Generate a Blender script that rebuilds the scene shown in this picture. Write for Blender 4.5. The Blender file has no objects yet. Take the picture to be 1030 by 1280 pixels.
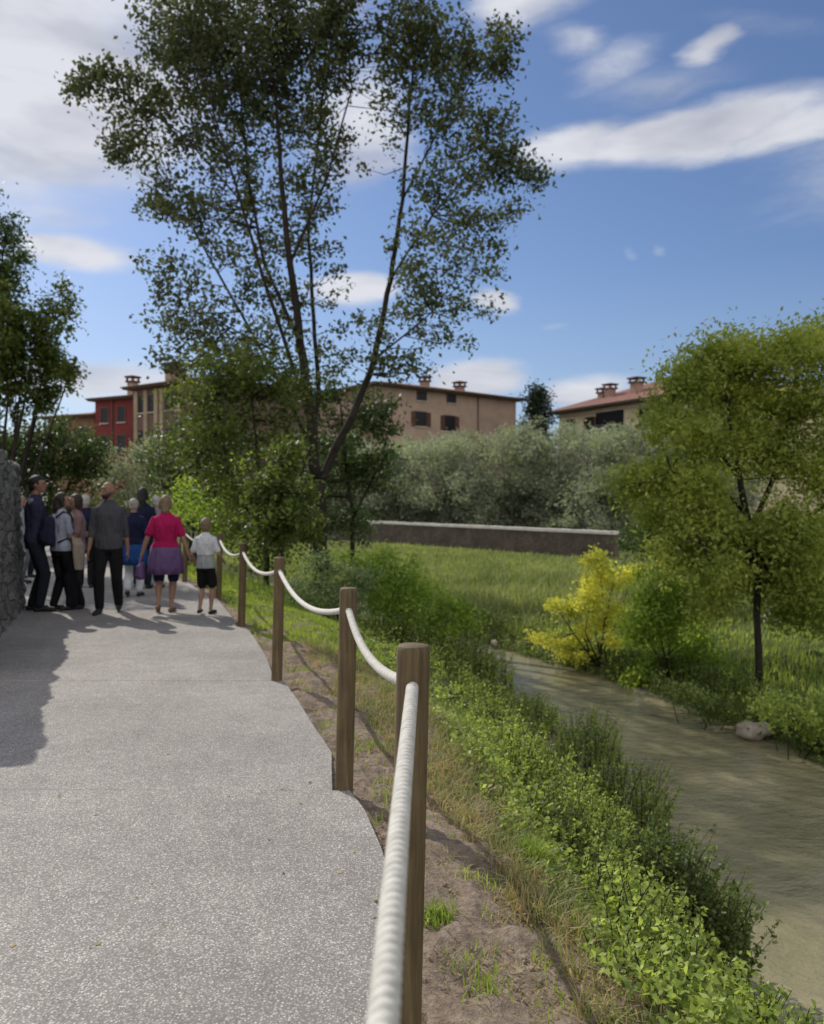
import bpy, math, random
import numpy as np
from mathutils import Vector, Matrix, noise
R = math.radians
PI = math.pi
scene = bpy.context.scene
col = scene.collection
CAMH, F, HOR = 1.52, 1000.0, 628.0       # camera height, focal length and horizon row of the 1030 px wide photograph

def P(px, py, D):                        # a pixel at a chosen real distance -> world point
    return ((px-515)/F*D, D, CAMH-(py-HOR)/F*D)
def G(px, py, z=0.0):                    # a pixel on the level z -> world x, y
    D = (CAMH-z)*F/(py-HOR)
    return ((px-515)/F*D, D)

# ------------------------------------------------------------------ helpers
def tag(o, label=None, cat=None, group=None, kind=None):
    if label: o['label'] = label
    if cat: o['category'] = cat
    if group: o['group'] = group
    if kind: o['kind'] = kind
    return o
def empty(name, loc=(0,0,0), rz=0, label=None, cat=None, group=None):
    o = bpy.data.objects.new(name, None); col.objects.link(o)
    o.location = loc; o.rotation_euler = (0,0,rz); o.empty_display_size = .2
    return tag(o, label, cat, group)
def link(name, me, mat, parent=None, smooth=False):
    o = bpy.data.objects.new(name, me); col.objects.link(o)
    if mat is not None: me.materials.append(mat)
    if parent: o.parent = parent
    if smooth:
        me.polygons.foreach_set('use_smooth', np.ones(len(me.polygons), dtype=bool)); me.update()
    return o
def npmesh(name, V, Fs):
    """V Nx3, Fs list of int arrays MxK"""
    V = np.asarray(V, dtype=np.float32)
    me = bpy.data.meshes.new(name)
    Fs = [np.asarray(f, dtype=np.int32) for f in Fs if len(f)]
    nl = sum(f.size for f in Fs); nf = sum(len(f) for f in Fs)
    me.vertices.add(len(V)); me.vertices.foreach_set('co', V.ravel())
    me.loops.add(nl); me.loops.foreach_set('vertex_index', np.concatenate([f.ravel() for f in Fs]))
    tot = np.concatenate([np.full(len(f), f.shape[1], dtype=np.int32) for f in Fs])
    st = np.concatenate([[0], np.cumsum(tot)[:-1]]).astype(np.int32)
    me.polygons.add(nf); me.polygons.foreach_set('loop_start', st)
    try: me.polygons.foreach_set('loop_total', tot)
    except Exception: pass
    me.update(calc_edges=True); me.validate()
    return me
class MB:
    def __init__(s): s.v=[]; s.f=[]
    def add(s, vs, fs):
        n=len(s.v); s.v += [tuple(v) for v in vs]; s.f += [tuple(i+n for i in f) for f in fs]; return s
    def box(s, a, b, M=None):
        x0,y0,z0=a; x1,y1,z1=b
        vs=[(x0,y0,z0),(x1,y0,z0),(x1,y1,z0),(x0,y1,z0),(x0,y0,z1),(x1,y0,z1),(x1,y1,z1),(x0,y1,z1)]
        if M is not None: vs=[M@Vector(v) for v in vs]
        return s.add(vs,[(0,3,2,1),(4,5,6,7),(0,1,5,4),(1,2,6,5),(2,3,7,6),(3,0,4,7)])
    def prism(s, poly, z0, z1, M=None):
        n=len(poly)
        vs=[(x,y,z0) for x,y in poly]+[(x,y,z1) for x,y in poly]
        if M is not None: vs=[M@Vector(v) for v in vs]
        fs=[tuple(range(n-1,-1,-1)), tuple(range(n,2*n))]+[(i,(i+1)%n,n+(i+1)%n,n+i) for i in range(n)]
        return s.add(vs,fs)
    def tube(s, pts, rad, seg=8, cap=True):
        pts=[Vector(p) for p in pts]; n=len(pts)
        if not hasattr(rad,'__len__'): rad=[rad]*n
        ref=None; base=len(s.v)
        for i,p in enumerate(pts):
            d=(pts[min(i+1,n-1)]-pts[max(i-1,0)])
            d = d.normalized() if d.length>1e-9 else Vector((0,0,1))
            if ref is None:
                ref=Vector((1,0,0)) if abs(d.x)<.8 else Vector((0,1,0))
            ref=(ref-d*ref.dot(d)).normalized(); bi=d.cross(ref)
            for k in range(seg):
                a=2*PI*k/seg; s.v.append(tuple(p+(ref*math.cos(a)+bi*math.sin(a))*rad[i]))
        for i in range(n-1):
            for k in range(seg):
                a=base+i*seg+k; b=base+i*seg+(k+1)%seg
                s.f.append((a,b,b+seg,a+seg))
        if cap:
            s.f.append(tuple(base+k for k in range(seg-1,-1,-1)))
            s.f.append(tuple(base+(n-1)*seg+k for k in range(seg)))
        return s
    def loft(s, rings, seg=16):                       # rings: (cx,cy,cz,rx,ry) horizontal ellipses
        base=len(s.v)
        for (cx,cy,cz,rx,ry) in rings:
            for k in range(seg):
                a=2*PI*k/seg; s.v.append((cx+math.cos(a)*rx, cy+math.sin(a)*ry, cz))
        n=len(rings)
        for i in range(n-1):
            for k in range(seg):
                a=base+i*seg+k; b=base+i*seg+(k+1)%seg
                s.f.append((a,b,b+seg,a+seg))
        s.f.append(tuple(base+k for k in range(seg-1,-1,-1)))
        s.f.append(tuple(base+(n-1)*seg+k for k in range(seg)))
        return s
    def ball(s, c, r, M=None, nu=12, nv=8):
        if not hasattr(r,'__len__'): r=(r,r,r)
        c=Vector(c); base=len(s.v)
        def tr(v):
            v=Vector(v)
            if M is not None: v=M@v
            return tuple(c+v)
        s.v.append(tr((0,0,r[2])))
        for i in range(1,nv):
            t=PI*i/nv
            for k in range(nu):
                a=2*PI*k/nu; s.v.append(tr((r[0]*math.sin(t)*math.cos(a), r[1]*math.sin(t)*math.sin(a), r[2]*math.cos(t))))
        s.v.append(tr((0,0,-r[2]))); last=len(s.v)-1
        for k in range(nu):
            s.f.append((base, base+1+k, base+1+(k+1)%nu))
            s.f.append((last, base+1+(nv-2)*nu+(k+1)%nu, base+1+(nv-2)*nu+k))
        for i in range(nv-2):
            for k in range(nu):
                a=base+1+i*nu+k; b=base+1+i*nu+(k+1)%nu
                s.f.append((a,a+nu,b+nu,b))
        return s
    def limb(s, pts, rad, seg=10):                    # tube with round ends
        s.tube(pts, rad, seg)
        if not hasattr(rad,'__len__'): rad=[rad]*len(pts)
        for p,r in zip(pts,rad): s.ball(p, r, nu=10, nv=6)
        return s
    def mesh(s, name):
        me=bpy.data.meshes.new(name); me.from_pydata(s.v,[],s.f); me.update(); return me
    def build(s, name, mat, parent=None, smooth=False):
        return link(name, s.mesh(name), mat, parent, smooth)

# ------------------------------------------------------------------ materials
def mat(name):
    m=bpy.data.materials.new(name); m.use_nodes=True
    nt=m.node_tree; b=nt.nodes['Principled BSDF']
    return m, nt, b
def N(nt, t, **k):
    n=nt.nodes.new(t)
    for a,v in k.items():
        if a.startswith('i_'): n.inputs[a[2:].replace('_',' ')].default_value=v
        else: setattr(n,a,v)
    return n
def ramp(nt, src, stops):
    r=nt.nodes.new('ShaderNodeValToRGB'); e=r.color_ramp.elements
    while len(e)<len(stops): e.new(.5)
    for el,(p,c) in zip(e,stops):
        el.position=p; el.color=(*c,1) if len(c)==3 else c
    nt.links.new(src, r.inputs[0]); return r
def coords(nt, kind='Object', scale=(1,1,1)):
    tc=nt.nodes.new('ShaderNodeTexCoord'); mp=nt.nodes.new('ShaderNodeMapping')
    mp.inputs['Scale'].default_value=scale
    nt.links.new(tc.outputs[kind], mp.inputs['Vector']); return mp.outputs[0]
def noise_n(nt, vec, scale, detail=4, rough=.55):
    n=N(nt,'ShaderNodeTexNoise'); n.inputs['Scale'].default_value=scale; n.inputs['Detail'].default_value=detail
    n.inputs['Roughness'].default_value=rough
    nt.links.new(vec,n.inputs['Vector']); return n
def bump(nt, src, bsdf, strength=.5, dist=.01, prev=None):
    b=N(nt,'ShaderNodeBump'); b.inputs['Strength'].default_value=strength; b.inputs['Distance'].default_value=dist
    nt.links.new(src,b.inputs['Height'])
    if prev: nt.links.new(prev.outputs[0], b.inputs['Normal'])
    nt.links.new(b.outputs[0], bsdf.inputs['Normal']); return b
def mixc(nt, fac, a, b, mode='MIX'):
    m=N(nt,'ShaderNodeMix', data_type='RGBA', blend_type=mode)
    if isinstance(fac,(int,float)): m.inputs[0].default_value=fac
    else: nt.links.new(fac,m.inputs[0])
    for k,v in ((6,a),(7,b)):
        if isinstance(v,tuple): m.inputs[k].default_value=(*v,1)
        else: nt.links.new(v,m.inputs[k])
    return m.outputs[2]

def simple(name, c, rough=.8, var=.25, scale=6, bstr=.3, bd=.01, spec=.3):
    m,nt,b=mat(name); v=coords(nt); n=noise_n(nt,v,scale,5)
    lo=tuple(x*(1-var) for x in c); hi=tuple(min(1,x*(1+var)) for x in c)
    r=ramp(nt,n.outputs[0],[(.3,lo),(.7,hi)])
    nt.links.new(r.outputs[0],b.inputs['Base Color']); b.inputs['Roughness'].default_value=rough
    b.inputs['Specular IOR Level'].default_value=spec
    n2=noise_n(nt,v,scale*6,4); bump(nt,n2.outputs[0],b,bstr,bd)
    return m
def cloth(name, c, c2=None, stripes=None, fold=14):
    m,nt,b=mat(name); v=coords(nt); n=noise_n(nt,v,9,4)
    c2=c2 or tuple(x*.75 for x in c)
    colr=mixc(nt,n.outputs[0],c,c2)
    if stripes:
        s,cc=stripes
        w=N(nt,'ShaderNodeTexWave',bands_direction='X'); w.inputs['Scale'].default_value=s; w.inputs['Distortion'].default_value=.6
        nt.links.new(v,w.inputs['Vector'])
        w2=N(nt,'ShaderNodeTexWave',bands_direction='Z'); w2.inputs['Scale'].default_value=s*.8
        nt.links.new(v,w2.inputs['Vector'])
        mx=N(nt,'ShaderNodeMath',operation='MAXIMUM'); nt.links.new(w.outputs[1],mx.inputs[0]); nt.links.new(w2.outputs[1],mx.inputs[1])
        rr=ramp(nt,mx.outputs[0],[(.7,(0,0,0)),(.95,(.7,.7,.7))])
        colr=mixc(nt,rr.outputs[0],colr,cc)
    nt.links.new(colr,b.inputs['Base Color']); b.inputs['Roughness'].default_value=.9
    b.inputs['Specular IOR Level'].default_value=.15
    mp=coords(nt,'Object',(1,1,.35)); n2=noise_n(nt,mp,fold,2,.5); bump(nt,n2.outputs[0],b,.9,.06)
    return m
def leafmat(name, c1, c2, c3, trans=.45, rough=.55, clump=1.5):
    """per-leaf variation between c1..c3, clump-scale drift; leaves let light through"""
    m,nt,b=mat(name)
    g=N(nt,'ShaderNodeNewGeometry')
    r=ramp(nt,g.outputs['Random Per Island'],[(0,c1),(.5,c2),(1,c3)])
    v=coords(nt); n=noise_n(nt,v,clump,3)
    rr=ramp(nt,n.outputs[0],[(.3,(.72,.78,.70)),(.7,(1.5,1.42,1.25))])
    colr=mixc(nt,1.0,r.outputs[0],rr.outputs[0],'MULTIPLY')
    nt.links.new(colr,b.inputs['Base Color']); b.inputs['Roughness'].default_value=rough
    b.inputs['Specular IOR Level'].default_value=.2
    t=N(nt,'ShaderNodeBsdfTranslucent')
    br=mixc(nt,1.0,colr,(1.22,1.22,.62),'MULTIPLY'); nt.links.new(br,t.inputs[0])
    mx=N(nt,'ShaderNodeMixShader'); mx.inputs[0].default_value=trans
    nt.links.new(b.outputs[0],mx.inputs[1]); nt.links.new(t.outputs[0],mx.inputs[2])
    nt.links.new(mx.outputs[0], nt.nodes['Material Output'].inputs['Surface'])
    return m

M={}
M['bark']=simple('bark',(.030,.024,.019),.95,.4,5,.7,.03)
M['bark_pale']=simple('bark_pale',(.16,.14,.12),.95,.4,5,.7,.03)
M['twig']=simple('twig',(.05,.04,.028),.95,.3,5,.3,.01)
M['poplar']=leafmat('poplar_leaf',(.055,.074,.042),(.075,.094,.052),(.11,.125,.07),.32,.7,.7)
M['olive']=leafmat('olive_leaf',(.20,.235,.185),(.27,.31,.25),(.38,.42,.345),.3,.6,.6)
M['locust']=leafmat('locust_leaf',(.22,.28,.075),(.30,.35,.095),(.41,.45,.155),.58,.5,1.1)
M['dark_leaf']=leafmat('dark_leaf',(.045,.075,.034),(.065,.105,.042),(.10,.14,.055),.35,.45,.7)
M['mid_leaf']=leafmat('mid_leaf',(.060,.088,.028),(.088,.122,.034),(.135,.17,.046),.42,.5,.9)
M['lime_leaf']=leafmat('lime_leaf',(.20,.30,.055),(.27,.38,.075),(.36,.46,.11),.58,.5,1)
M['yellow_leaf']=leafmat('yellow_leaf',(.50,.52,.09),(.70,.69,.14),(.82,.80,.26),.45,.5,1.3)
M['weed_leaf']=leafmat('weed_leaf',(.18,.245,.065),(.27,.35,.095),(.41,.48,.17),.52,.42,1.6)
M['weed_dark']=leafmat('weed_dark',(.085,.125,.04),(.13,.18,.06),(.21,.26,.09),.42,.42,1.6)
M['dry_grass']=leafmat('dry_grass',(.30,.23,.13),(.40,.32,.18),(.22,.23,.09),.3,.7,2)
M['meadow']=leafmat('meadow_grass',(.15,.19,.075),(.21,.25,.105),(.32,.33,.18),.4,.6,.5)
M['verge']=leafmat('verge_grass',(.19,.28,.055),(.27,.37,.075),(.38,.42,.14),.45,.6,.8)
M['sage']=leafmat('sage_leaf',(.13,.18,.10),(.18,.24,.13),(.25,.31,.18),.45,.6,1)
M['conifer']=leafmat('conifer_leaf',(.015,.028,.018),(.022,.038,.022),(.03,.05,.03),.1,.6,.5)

# ground: dirt near the path, green-brown soil under the plants; zone comes from a vertex attribute of the terrain
m,nt,b=mat('ground_soil'); M['ground']=m
v=coords(nt); n1=noise_n(nt,v,2.2,6); n2=noise_n(nt,v,26,5,.65); n3=noise_n(nt,v,90,3,.6)
dirt=ramp(nt,n2.outputs[0],[(.3,(.075,.055,.038)),(.5,(.22,.165,.12)),(.7,(.42,.34,.27))])
dirt2=mixc(nt,n1.outputs[0],dirt.outputs[0],(.24,.19,.145))
soil=ramp(nt,n2.outputs[0],[(.3,(.05,.06,.022)),(.7,(.11,.12,.045))])
at=N(nt,'ShaderNodeAttribute'); at.attribute_name='zone'
nz=N(nt,'ShaderNodeMath',operation='ADD'); nt.links.new(at.outputs['Fac'],nz.inputs[0])
ns=N(nt,'ShaderNodeMath',operation='MULTIPLY_ADD'); ns.inputs[1].default_value=.7; ns.inputs[2].default_value=-.35
n4=noise_n(nt,v,5,4); nt.links.new(n4.outputs[0],ns.inputs[0]); nt.links.new(ns.outputs[0],nz.inputs[1])
zr=ramp(nt,nz.outputs[0],[(.35,(0,0,0)),(.65,(1,1,1))])
nt.links.new(mixc(nt,zr.outputs[0],dirt2,soil.outputs[0]),b.inputs['Base Color'])
b.inputs['Roughness'].default_value=.97; b.inputs['Specular IOR Level'].default_value=.1
bb=bump(nt,n2.outputs[0],b,.9,.03); bump(nt,n3.outputs[0],b,.6,.008,bb)

# exposed aggregate path
m,nt,b=mat('exposed_aggregate'); M['path']=m
v=coords(nt)
vo=N(nt,'ShaderNodeTexVoronoi'); vo.inputs['Scale'].default_value=125; nt.links.new(v,vo.inputs['Vector'])
bw=N(nt,'ShaderNodeSeparateColor'); nt.links.new(vo.outputs['Color'],bw.inputs[0])
st=ramp(nt,bw.outputs[0],[(0,(.17,.158,.144)),(.25,(.33,.308,.282)),(.6,(.44,.413,.382)),(.88,(.56,.53,.495)),(1,(.72,.69,.65))])
ed=ramp(nt,vo.outputs['Distance'],[(.25,(0,0,0)),(.62,(1,1,1))])
c=mixc(nt,ed.outputs[0],st.outputs[0],(.245,.23,.215))
nl=noise_n(nt,v,.9,5,.6); lr=ramp(nt,nl.outputs[0],[(.3,(.80,.79,.78)),(.7,(1.10,1.09,1.08))])
c=mixc(nt,1.0,c,lr.outputs[0],'MULTIPLY')
nl2=noise_n(nt,v,7,5,.7); lr2=ramp(nt,nl2.outputs[0],[(.35,(.9,.9,.9)),(.65,(1.06,1.06,1.06))])
c=mixc(nt,1.0,c,lr2.outputs[0],'MULTIPLY')
nt.links.new(c,b.inputs['Base Color']); b.inputs['Roughness'].default_value=.8; b.inputs['Specular IOR Level'].default_value=.12
bump(nt,vo.outputs['Distance'],b,.45,-.004)

# water
m,nt,b=mat('river_water'); M['water']=m
v=coords(nt); mp=N(nt,'ShaderNodeMapping'); mp.inputs['Rotation'].default_value=(0,0,R(12)); mp.inputs['Scale'].default_value=(.7,1.1,1)
nt.links.new(v,mp.inputs['Vector'])
na=noise_n(nt,mp.outputs[0],1.1,5,.6); nb_=noise_n(nt,mp.outputs[0],7,4,.6); nc=noise_n(nt,mp.outputs[0],24,3,.6)
wr=ramp(nt,na.outputs[0],[(.25,(.21,.19,.105)),(.5,(.28,.25,.145)),(.8,(.35,.31,.19))])
nt.links.new(wr.outputs[0],b.inputs['Base Color']); b.inputs['Roughness'].default_value=.03; b.inputs['IOR'].default_value=1.9
bb=bump(nt,na.outputs[0],b,.4,.06); bb=bump(nt,nb_.outputs[0],b,1.,.05,bb); bump(nt,nc.outputs[0],b,.9,.014,bb)

# post wood
m,nt,b=mat('post_wood'); M['post']=m
v=coords(nt,'Object',(1,1,.06)); n1=noise_n(nt,v,60,6,.65); v2=coords(nt); n2=noise_n(nt,v2,5,4)
c=ramp(nt,n1.outputs[0],[(.3,(.06,.040,.017)),(.55,(.12,.083,.038)),(.75,(.19,.138,.07))])
c=mixc(nt,1.0,c.outputs[0],ramp(nt,n2.outputs[0],[(.3,(.75,.75,.72)),(.7,(1.15,1.12,1.1))]).outputs[0],'MULTIPLY')
nt.links.new(c,b.inputs['Base Color']); b.inputs['Roughness'].default_value=.75; bump(nt,n1.outputs[0],b,.6,.004)
# rope
m,nt,b=mat('rope_fibre'); M['rope']=m
v=coords(nt); n1=noise_n(nt,v,40,5,.6)
c=ramp(nt,n1.outputs[0],[(.3,(.42,.40,.35)),(.7,(.62,.60,.54))]); nt.links.new(c.outputs[0],b.inputs['Base Color'])
b.inputs['Roughness'].default_value=.85; n2=noise_n(nt,v,400,3); bump(nt,n2.outputs[0],b,.4,.001)

# dry stone wall
def stone(name, lo, hi, sc, mort):
    m,nt,b=mat(name)
    v=coords(nt,'Object',(1,1,1.5)); n=noise_n(nt,v,2.5,3)
    dv=N(nt,'ShaderNodeVectorMath',operation='ADD'); nt.links.new(v,dv.inputs[0])
    sc_=N(nt,'ShaderNodeVectorMath',operation='SCALE'); sc_.inputs['Scale'].default_value=.25
    nt.links.new(n.outputs['Color'],sc_.inputs[0]); nt.links.new(sc_.outputs[0],dv.inputs[1])
    vo=N(nt,'ShaderNodeTexVoronoi',feature='DISTANCE_TO_EDGE'); vo.inputs['Scale'].default_value=sc
    vc=N(nt,'ShaderNodeTexVoronoi'); vc.inputs['Scale'].default_value=sc
    nt.links.new(dv.outputs[0],vo.inputs['Vector']); nt.links.new(dv.outputs[0],vc.inputs['Vector'])
    s=N(nt,'ShaderNodeSeparateColor'); nt.links.new(vc.outputs['Color'],s.inputs[0])
    c=ramp(nt,s.outputs[0],[(0,lo),(1,hi)])
    n5=noise_n(nt,v,18,5); c2=mixc(nt,1.0,c.outputs[0],ramp(nt,n5.outputs[0],[(.3,(.7,.7,.7)),(.7,(1.2,1.2,1.2))]).outputs[0],'MULTIPLY')
    e=ramp(nt,vo.outputs['Distance'],[(.0,(0,0,0)),(.07,(1,1,1))])
    nt.links.new(mixc(nt,e.outputs[0],mort,c2),b.inputs['Base Color']); b.inputs['Roughness'].default_value=.95
    bb=bump(nt,e.outputs[0],b,.8,.04); bump(nt,n5.outputs[0],b,.6,.02,bb)
    return m
M['stone']=stone('stone_wall',(.11,.105,.095),(.20,.19,.175),3.2,(.07,.065,.06))
M['rock']=simple('pale_rock',(.42,.36,.31),.9,.25,6,.6,.03)
# brick wall
m,nt,b=mat('old_brick'); M['brick']=m
v=coords(nt,'Object',(1,1,1)); mp=N(nt,'ShaderNodeMapping'); mp.inputs['Rotation'].default_value=(R(90),0,0); nt.links.new(v,mp.inputs['Vector'])
br=N(nt,'ShaderNodeTexBrick'); br.inputs['Scale'].default_value=3.2; br.inputs['Color1'].default_value=(.085,.06,.048,1)
br.inputs['Color2'].default_value=(.14,.11,.09,1); br.inputs['Mortar'].default_value=(.14,.13,.115,1); nt.links.new(mp.outputs[0],br.inputs['Vector'])
n1=noise_n(nt,v,1.3,5,.65); c=mixc(nt,1.0,br.outputs[0],ramp(nt,n1.outputs[0],[(.3,(.55,.5,.5)),(.7,(1.2,1.15,1.1))]).outputs[0],'MULTIPLY')
nt.links.new(c,b.inputs['Base Color']); b.inputs['Roughness'].default_value=.95; bump(nt,br.outputs[1],b,.5,-.02)
M['coping']=simple('coping_concrete',(.66,.62,.56),.9,.15,2,.3,.02)
def plaster(name,c): return simple(name,c,.92,.14,.9,.25,.02)
M['pink']=plaster('pink_plaster',(.40,.285,.22)); M['cream']=plaster('cream_plaster',(.60,.50,.33))
M['red']=plaster('red_plaster',(.17,.035,.034)); M['brown_pl']=plaster('brown_plaster',(.15,.10,.08))
M['orange']=plaster('orange_plaster',(.22,.12,.075)); M['pilaster']=plaster('pilaster_plaster',(.33,.26,.18))
M['chimney']=plaster('chimney_plaster',(.34,.22,.17))
M['shutter']=simple('shutter_paint',(.10,.045,.032),.7,.2,4,.1,.01); M['eave']=simple('eave_wood',(.12,.085,.065),.8,.3,3,.3,.02)
M['cornice']=simple('cornice',(.52,.46,.38),.85,.15,3,.2,.01)
M['metal']=simple('grey_metal',(.2,.2,.2),.5,.1,3,.1,.01)
m,nt,b=mat('window_glass'); M['glass']=m
b.inputs['Base Color'].default_value=(.012,.012,.014,1); b.inputs['Roughness'].default_value=.35; b.inputs['Specular IOR Level'].default_value=.25
v=coords(nt); n1=noise_n(nt,v,.8,2); bump(nt,n1.outputs[0],b,.1,.02)
# roof tiles
m,nt,b=mat('roof_tiles'); M['tiles']=m
v=coords(nt); w=N(nt,'ShaderNodeTexWave',bands_direction='X'); w.inputs['Scale'].default_value=1.6; nt.links.new(v,w.inputs['Vector'])
n1=noise_n(nt,v,3,5,.7); c=ramp(nt,n1.outputs[0],[(.3,(.14,.06,.045)),(.55,(.22,.095,.07)),(.75,(.30,.16,.12))])
nt.links.new(c.outputs[0],b.inputs['Base Color']); b.inputs['Roughness'].default_value=.9; bump(nt,w.outputs[1],b,.8,.06)

# ------------------------------------------------------------------ terrain
EY=[-4,2.3,3.0,4.26,6.8,9.8,12.7,15.7,19,24,32,45]
EX=[.75,.05,-.10,-.42,-1.16,-2.09,-3.15,-4.35,-6.2,-9.5,-16,-30]          # right edge of the path
NY=[-4,4.5,6,8,10,12,14,15.5,17.5,20,22,25,35,60]
NX=[2.0,1.95,1.95,1.95,1.9,1.7,1.4,1.05,.3,-.9,-2.1,-4,-11,-30]           # near edge of the water
FY=[-4,4.5,8,9.5,11.3,13.4,15.1,17.3,20,22,25,35,60]
FX=[6.4,5.7,5.15,4.9,4.34,3.83,2.79,1.68,.9,.1,-1.6,-8.3,-27]             # far edge of the water
WZ=-1.6
def sm(t): t=np.clip(t,0,1); return t*t*(3-2*t)
def hgt(x,y):
    x=np.asarray(x,float); y=np.asarray(y,float)
    xe=np.interp(y,EY,EX); xn=np.interp(y,NY,NX); xf=np.interp(y,FY,FX)
    top=xe+.75+.25*np.sin(y*1.3)*np.clip(y/6,0,1)
    top=np.minimum(top, xn-.9)
    t=np.clip((x-top)/(xn-top),0,1)
    zl=-.03-.06*np.clip((x-xe)/.8,0,1)-(1.75)*t**1.5
    mid=(x>xn)&(x<xf)
    zr=-1.85+.62*sm((x-xf+.15)/.75)+.22*sm((x-xf-.6)/5)
    # rise of the meadow and of the olive grove behind the wall
    zr=zr+.25*sm((y-28)/18)+ .9*sm((y-50)/12)+2.0*sm((y-60)/60)
    z=np.where(x<=xn, zl, np.where(mid,-2.0,zr))
    # far left keeps near path level, rising gently
    far=sm((y-34)/14); z=np.where(x<=xn, z*(1-far*(t>0))+far*(.3+1.9*sm((y-50)/60)), z)
    return z
def wig(x,y):
    return .035*(np.sin(x*7.1+y*3.3)*np.sin(y*5.7-x*2.1))+.02*np.sin(x*17+y*11)*np.sin(y*19-x*7)
xs=np.unique(np.concatenate([np.linspace(-900,-60,12),np.linspace(-60,-8,30),np.linspace(-8,-1.2,70),np.linspace(-1.2,3,200),np.linspace(3,9,70),np.linspace(9,60,40),np.linspace(60,900,12)]))
ys=np.unique(np.concatenate([np.linspace(-200,-3,6),np.linspace(-3,1.5,25),np.linspace(1.5,9,300),np.linspace(9,22,170),np.linspace(22,70,90),np.linspace(70,1500,16)]))
X,Y=np.meshgrid(xs,ys); Z=hgt(X,Y)
xe=np.interp(Y,EY,EX); off=X-xe
rough=np.clip(off/.15,0,1)*np.clip((30-Y)/10,0,1)
NZ=np.zeros_like(Z)
sel=np.argwhere((off>0)&(X<6)&(Y>1)&(Y<22))
for i,j in sel:
    x,y=X[i,j],Y[i,j]
    NZ[i,j]=noise.fractal((x*3.2,y*3.2,0),1,2.1,5)*.05+max(0,noise.noise((x*11,y*11,3)))*.035
Z=Z+rough*NZ+rough*wig(X,Y)*.5
Z=np.where(off<0,-.14,Z)                     # the bed the path slabs lie on
zone=np.clip((off-.45-.35*np.clip(Y/8,0,1)+.25*np.clip((3-Y)/2,0,1))/.6,0,1)
zone=np.maximum(zone,np.clip((Y-9.5)/4,0,1)*np.clip(off/.25,0,1))
ny,nx=X.shape
idx=np.arange(nx*ny).reshape(ny,nx)
quads=np.stack([idx[:-1,:-1],idx[:-1,1:],idx[1:,1:],idx[1:,:-1]],-1).reshape(-1,4)
me=npmesh('ground',np.stack([X,Y,Z],-1).reshape(-1,3),[quads])
a=me.attributes.new('zone','FLOAT','POINT'); a.data.foreach_set('value',zone.ravel().astype(np.float32))
ground=link('ground',me,M['ground'],smooth=True); tag(ground,kind='structure')
ground['label']='brown dirt and grassy bank ground between the path, the river and the far meadow'
def gz(x,y):
    return float(hgt(x,y))

# water sheet
V=[];Q=[]
yy=np.linspace(-4,60,120)
for y in yy:
    a=np.interp(y,NY,NX)-.5; c=np.interp(y,FY,FX)+.35
    for k in range(5): V.append((a+(c-a)*k/4,y,WZ))
for i in range(len(yy)-1):
    for k in range(4): Q.append((i*5+k,i*5+k+1,i*5+k+6,i*5+k+5))
river=link('river',npmesh('river',V,[Q]),M['water'],smooth=True); tag(river,'shallow murky greenish brown river curving past the bank',kind='structure')

# path slabs: stepped right edge, one seam at each post
def LE(y): return float(np.interp(y,[-4,6,12.2,13.5,18,26,36,45],[-4.6,-4.6,-6.3,-9.5,-13,-19,-30,-48]))
slabs=[  # right edges of each slab, from its near seam to its far seam
 [(.75,-4),(.02,2.05),(-.01,2.22)],
 [(-.04,2.22),(-.045,2.7),(-.075,3.2),(-.14,3.55),(-.234,3.96),(-.325,4.22)],
 [(-.42,4.22),(-.445,4.45),(-.49,4.88),(-.653,5.4),(-.875,6.15),(-1.09,6.82)],
 [(-1.20,6.82),(-1.24,7.1),(-1.42,7.83),(-1.71,8.79),(-2.03,9.8)],
 [(-2.15,9.8),(-2.28,10.3),(-3.10,12.7)],
 [(-3.22,12.7),(-3.4,13.2),(-4.3,15.32)],
 [(-4.42,15.32),(-5.3,17.2),(-6.0,18.6),(-7.6,21),(-9.5,24),(-16,32),(-30,45)]]
mb=MB()
for k,s in enumerate(slabs):
    y0,y1=s[0][1],s[-1][1]
    if k==2: s=[(x,y+(.009 if q==0 else 0)) for q,(x,y) in enumerate(s)]
    left=[(LE(y1),y1+.02*(-LE(y1))*.35),(LE(y0),y0+.02*(-LE(y0))*.35+(.009 if k==2 else 0))]
    if k==6:
        left=[(LE(y),y) for y in (45,36,26,18)]+[(LE(y0),y0)]
    poly=s[:]+left
    poly=[(x,min(max(y,-4),45)) for x,y in poly]
    mb.prism(poly,-.3,(0,.001,-.002,0,.0015,0,.001)[k])
pth=mb.build('path',M['path']); tag(pth,'pale speckled exposed aggregate footpath in slabs with stepped edge',kind='structure')
bv=pth.modifiers.new('b','BEVEL'); bv.width=.002; bv.segments=1; bv.limit_method='ANGLE'

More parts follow.
